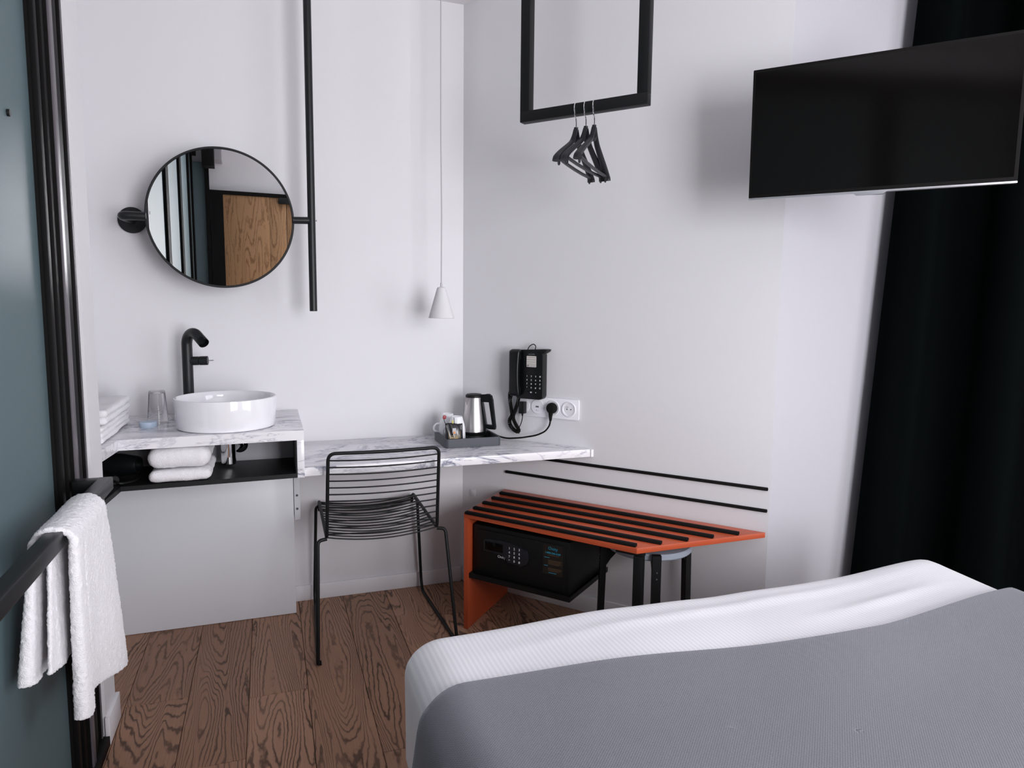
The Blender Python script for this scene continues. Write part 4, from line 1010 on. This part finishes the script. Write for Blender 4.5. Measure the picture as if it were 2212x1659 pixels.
# ================================================================== HAND TOWEL over the rail
ht = thing('hand_towel', 'white terry towel draped over the black rail on the glass partition', 'towel', (-1.318, -1.4, 0.88))
def slab(bm, center, th, nu, nw):
    """thick hanging cloth: closed outlines round a centre line, lofted from top (w=0) to hem (w=1)"""
    rings = []
    for j in range(nw + 1):
        w = j / nw; c = [center(i / nu, w) for i in range(nu + 1)]; A, Bq = [], []
        for i in range(nu + 1):
            d = c[min(i + 1, nu)] - c[max(i - 1, 0)]; n = V(-d.y, d.x, 0).normalized(); h = th(i / nu, w) / 2
            A.append(c[i] + n * h); Bq.append(c[i] - n * h)
        def cap(a, b, out):
            m = (a + b) / 2; r = (a - b).length / 2; x = (a - b).normalized(); return [m + x * r * math.cos(t) + out * r * math.sin(t) for t in (PI * k / 6 for k in range(1, 6))]
        o1 = (c[-1] - c[-2]).normalized(); o0 = (c[0] - c[1]).normalized()
        rings.append([bm.verts.new(p) for p in A + cap(A[-1], Bq[-1], o1) + Bq[::-1] + cap(Bq[0], A[0], o0)])
    n = len(rings[0])
    for a, b in zip(rings, rings[1:]):
        for k in range(n): bm.faces.new((a[k], a[(k + 1) % n], b[(k + 1) % n], b[k]))
    bm.faces.new(rings[0][::-1]); bm.faces.new(rings[-1])
def mixf(a, b, t): return a + (b - a) * t
def sst(t): t = max(0.0, min(1.0, t)); return t * t * (3 - 2 * t)
def front(u, w):
    zb = mixf(0.395, 0.478, u) - 0.042 * sst((u - 0.84) / 0.06); z = mixf(0.862, zb, w)
    y = mixf(mixf(-1.285, -1.205, w ** 0.8), mixf(-1.560, -1.525, w), u)
    x = mixf(-1.2845, mixf(-1.268, -1.303, u), w) + 0.006 * w * math.sin(u * 8) - 0.008 * math.exp(-((u - 0.80) / 0.035) ** 2) * min(1, w * 3)
    return V(x, y, z)
def front_th(u, w): return 0.013 + 0.020 * sst((u - 0.82) / 0.08) * (0.35 + 0.65 * w)
def back(u, w):
    zb = mixf(0.50, 0.560, u); z = mixf(0.862, zb, w)
    return V(-1.357 - 0.024 * w * (0.3 + 0.7 * u) + 0.004 * w * math.sin(u * 9), mixf(mixf(-1.29, -1.28, w), mixf(-1.565, -1.585, w), u), z)
def back_th(u, w): return 0.013 + 0.018 * sst((u - 0.80) / 0.1) * (0.2 + 0.8 * w)
def inner(u, w):
    z = mixf(0.836, mixf(0.52, 0.580, u), w)
    return V(mixf(-1.336, -1.326, u) - 0.004 * w + 0.004 * math.sin(u * 11) * w, mixf(-1.33, mixf(-1.575, -1.592, w), u), z)
bm = B(); slab(bm, front, front_th, 44, 40); slab(bm, back, back_th, 34, 30); slab(bm, inner, lambda u, w: 0.0095, 30, 30)
na, nu2 = 18, 34; ro, ri = 0.0425, 0.0285; cxr = (RX0 + RX1) / 2 - 0.003; zc = 0.8535
G = [[], []]
for q, R in enumerate((ro, ri)):
    for i in range(na + 1):
        a = PI * i / na
        G[q].append([bm.verts.new(V(cxr + R * math.cos(a), mixf(-1.283, -1.562 - 0.010 * math.sin(a), j / nu2), zc + R * math.sin(a) * (0.80 if q else 0.88))) for j in range(nu2 + 1)])
for i in range(na):
    for j in range(nu2):
        bm.faces.new((G[0][i][j], G[0][i + 1][j], G[0][i + 1][j + 1], G[0][i][j + 1])); bm.faces.new((G[1][i][j], G[1][i][j + 1], G[1][i + 1][j + 1], G[1][i + 1][j]))
    for j in (0, nu2): bm.faces.new((G[0][i][j], G[1][i][j], G[1][i + 1][j], G[0][i + 1][j]))
for i in (0, na):
    for j in range(nu2): bm.faces.new((G[0][i][j], G[0][i][j + 1], G[1][i][j + 1], G[1][i][j]))
o = part('cloth', bm, 'towel', ht, angle=180)
md = o.modifiers.new('union', 'REMESH'); md.mode = 'VOXEL'; md.voxel_size = 0.0038; md.use_smooth_shade = True
md = o.modifiers.new('soften', 'SMOOTH'); md.factor = 0.5; md.iterations = 5
tx = bpy.data.textures.new('terry_loops', 'CLOUDS'); tx.noise_scale = 0.0055; tx.noise_depth = 1
md = o.modifiers.new('terry', 'DISPLACE'); md.texture = tx; md.strength = 0.0050; md.mid_level = 0.5; md.texture_coords = 'LOCAL'
tx = bpy.data.textures.new('terry_waves', 'CLOUDS'); tx.noise_scale = 0.07
md = o.modifiers.new('waves', 'DISPLACE'); md.texture = tx; md.strength = 0.0030; md.mid_level = 0.5; md.texture_coords = 'LOCAL'
# woven border band near the front hem
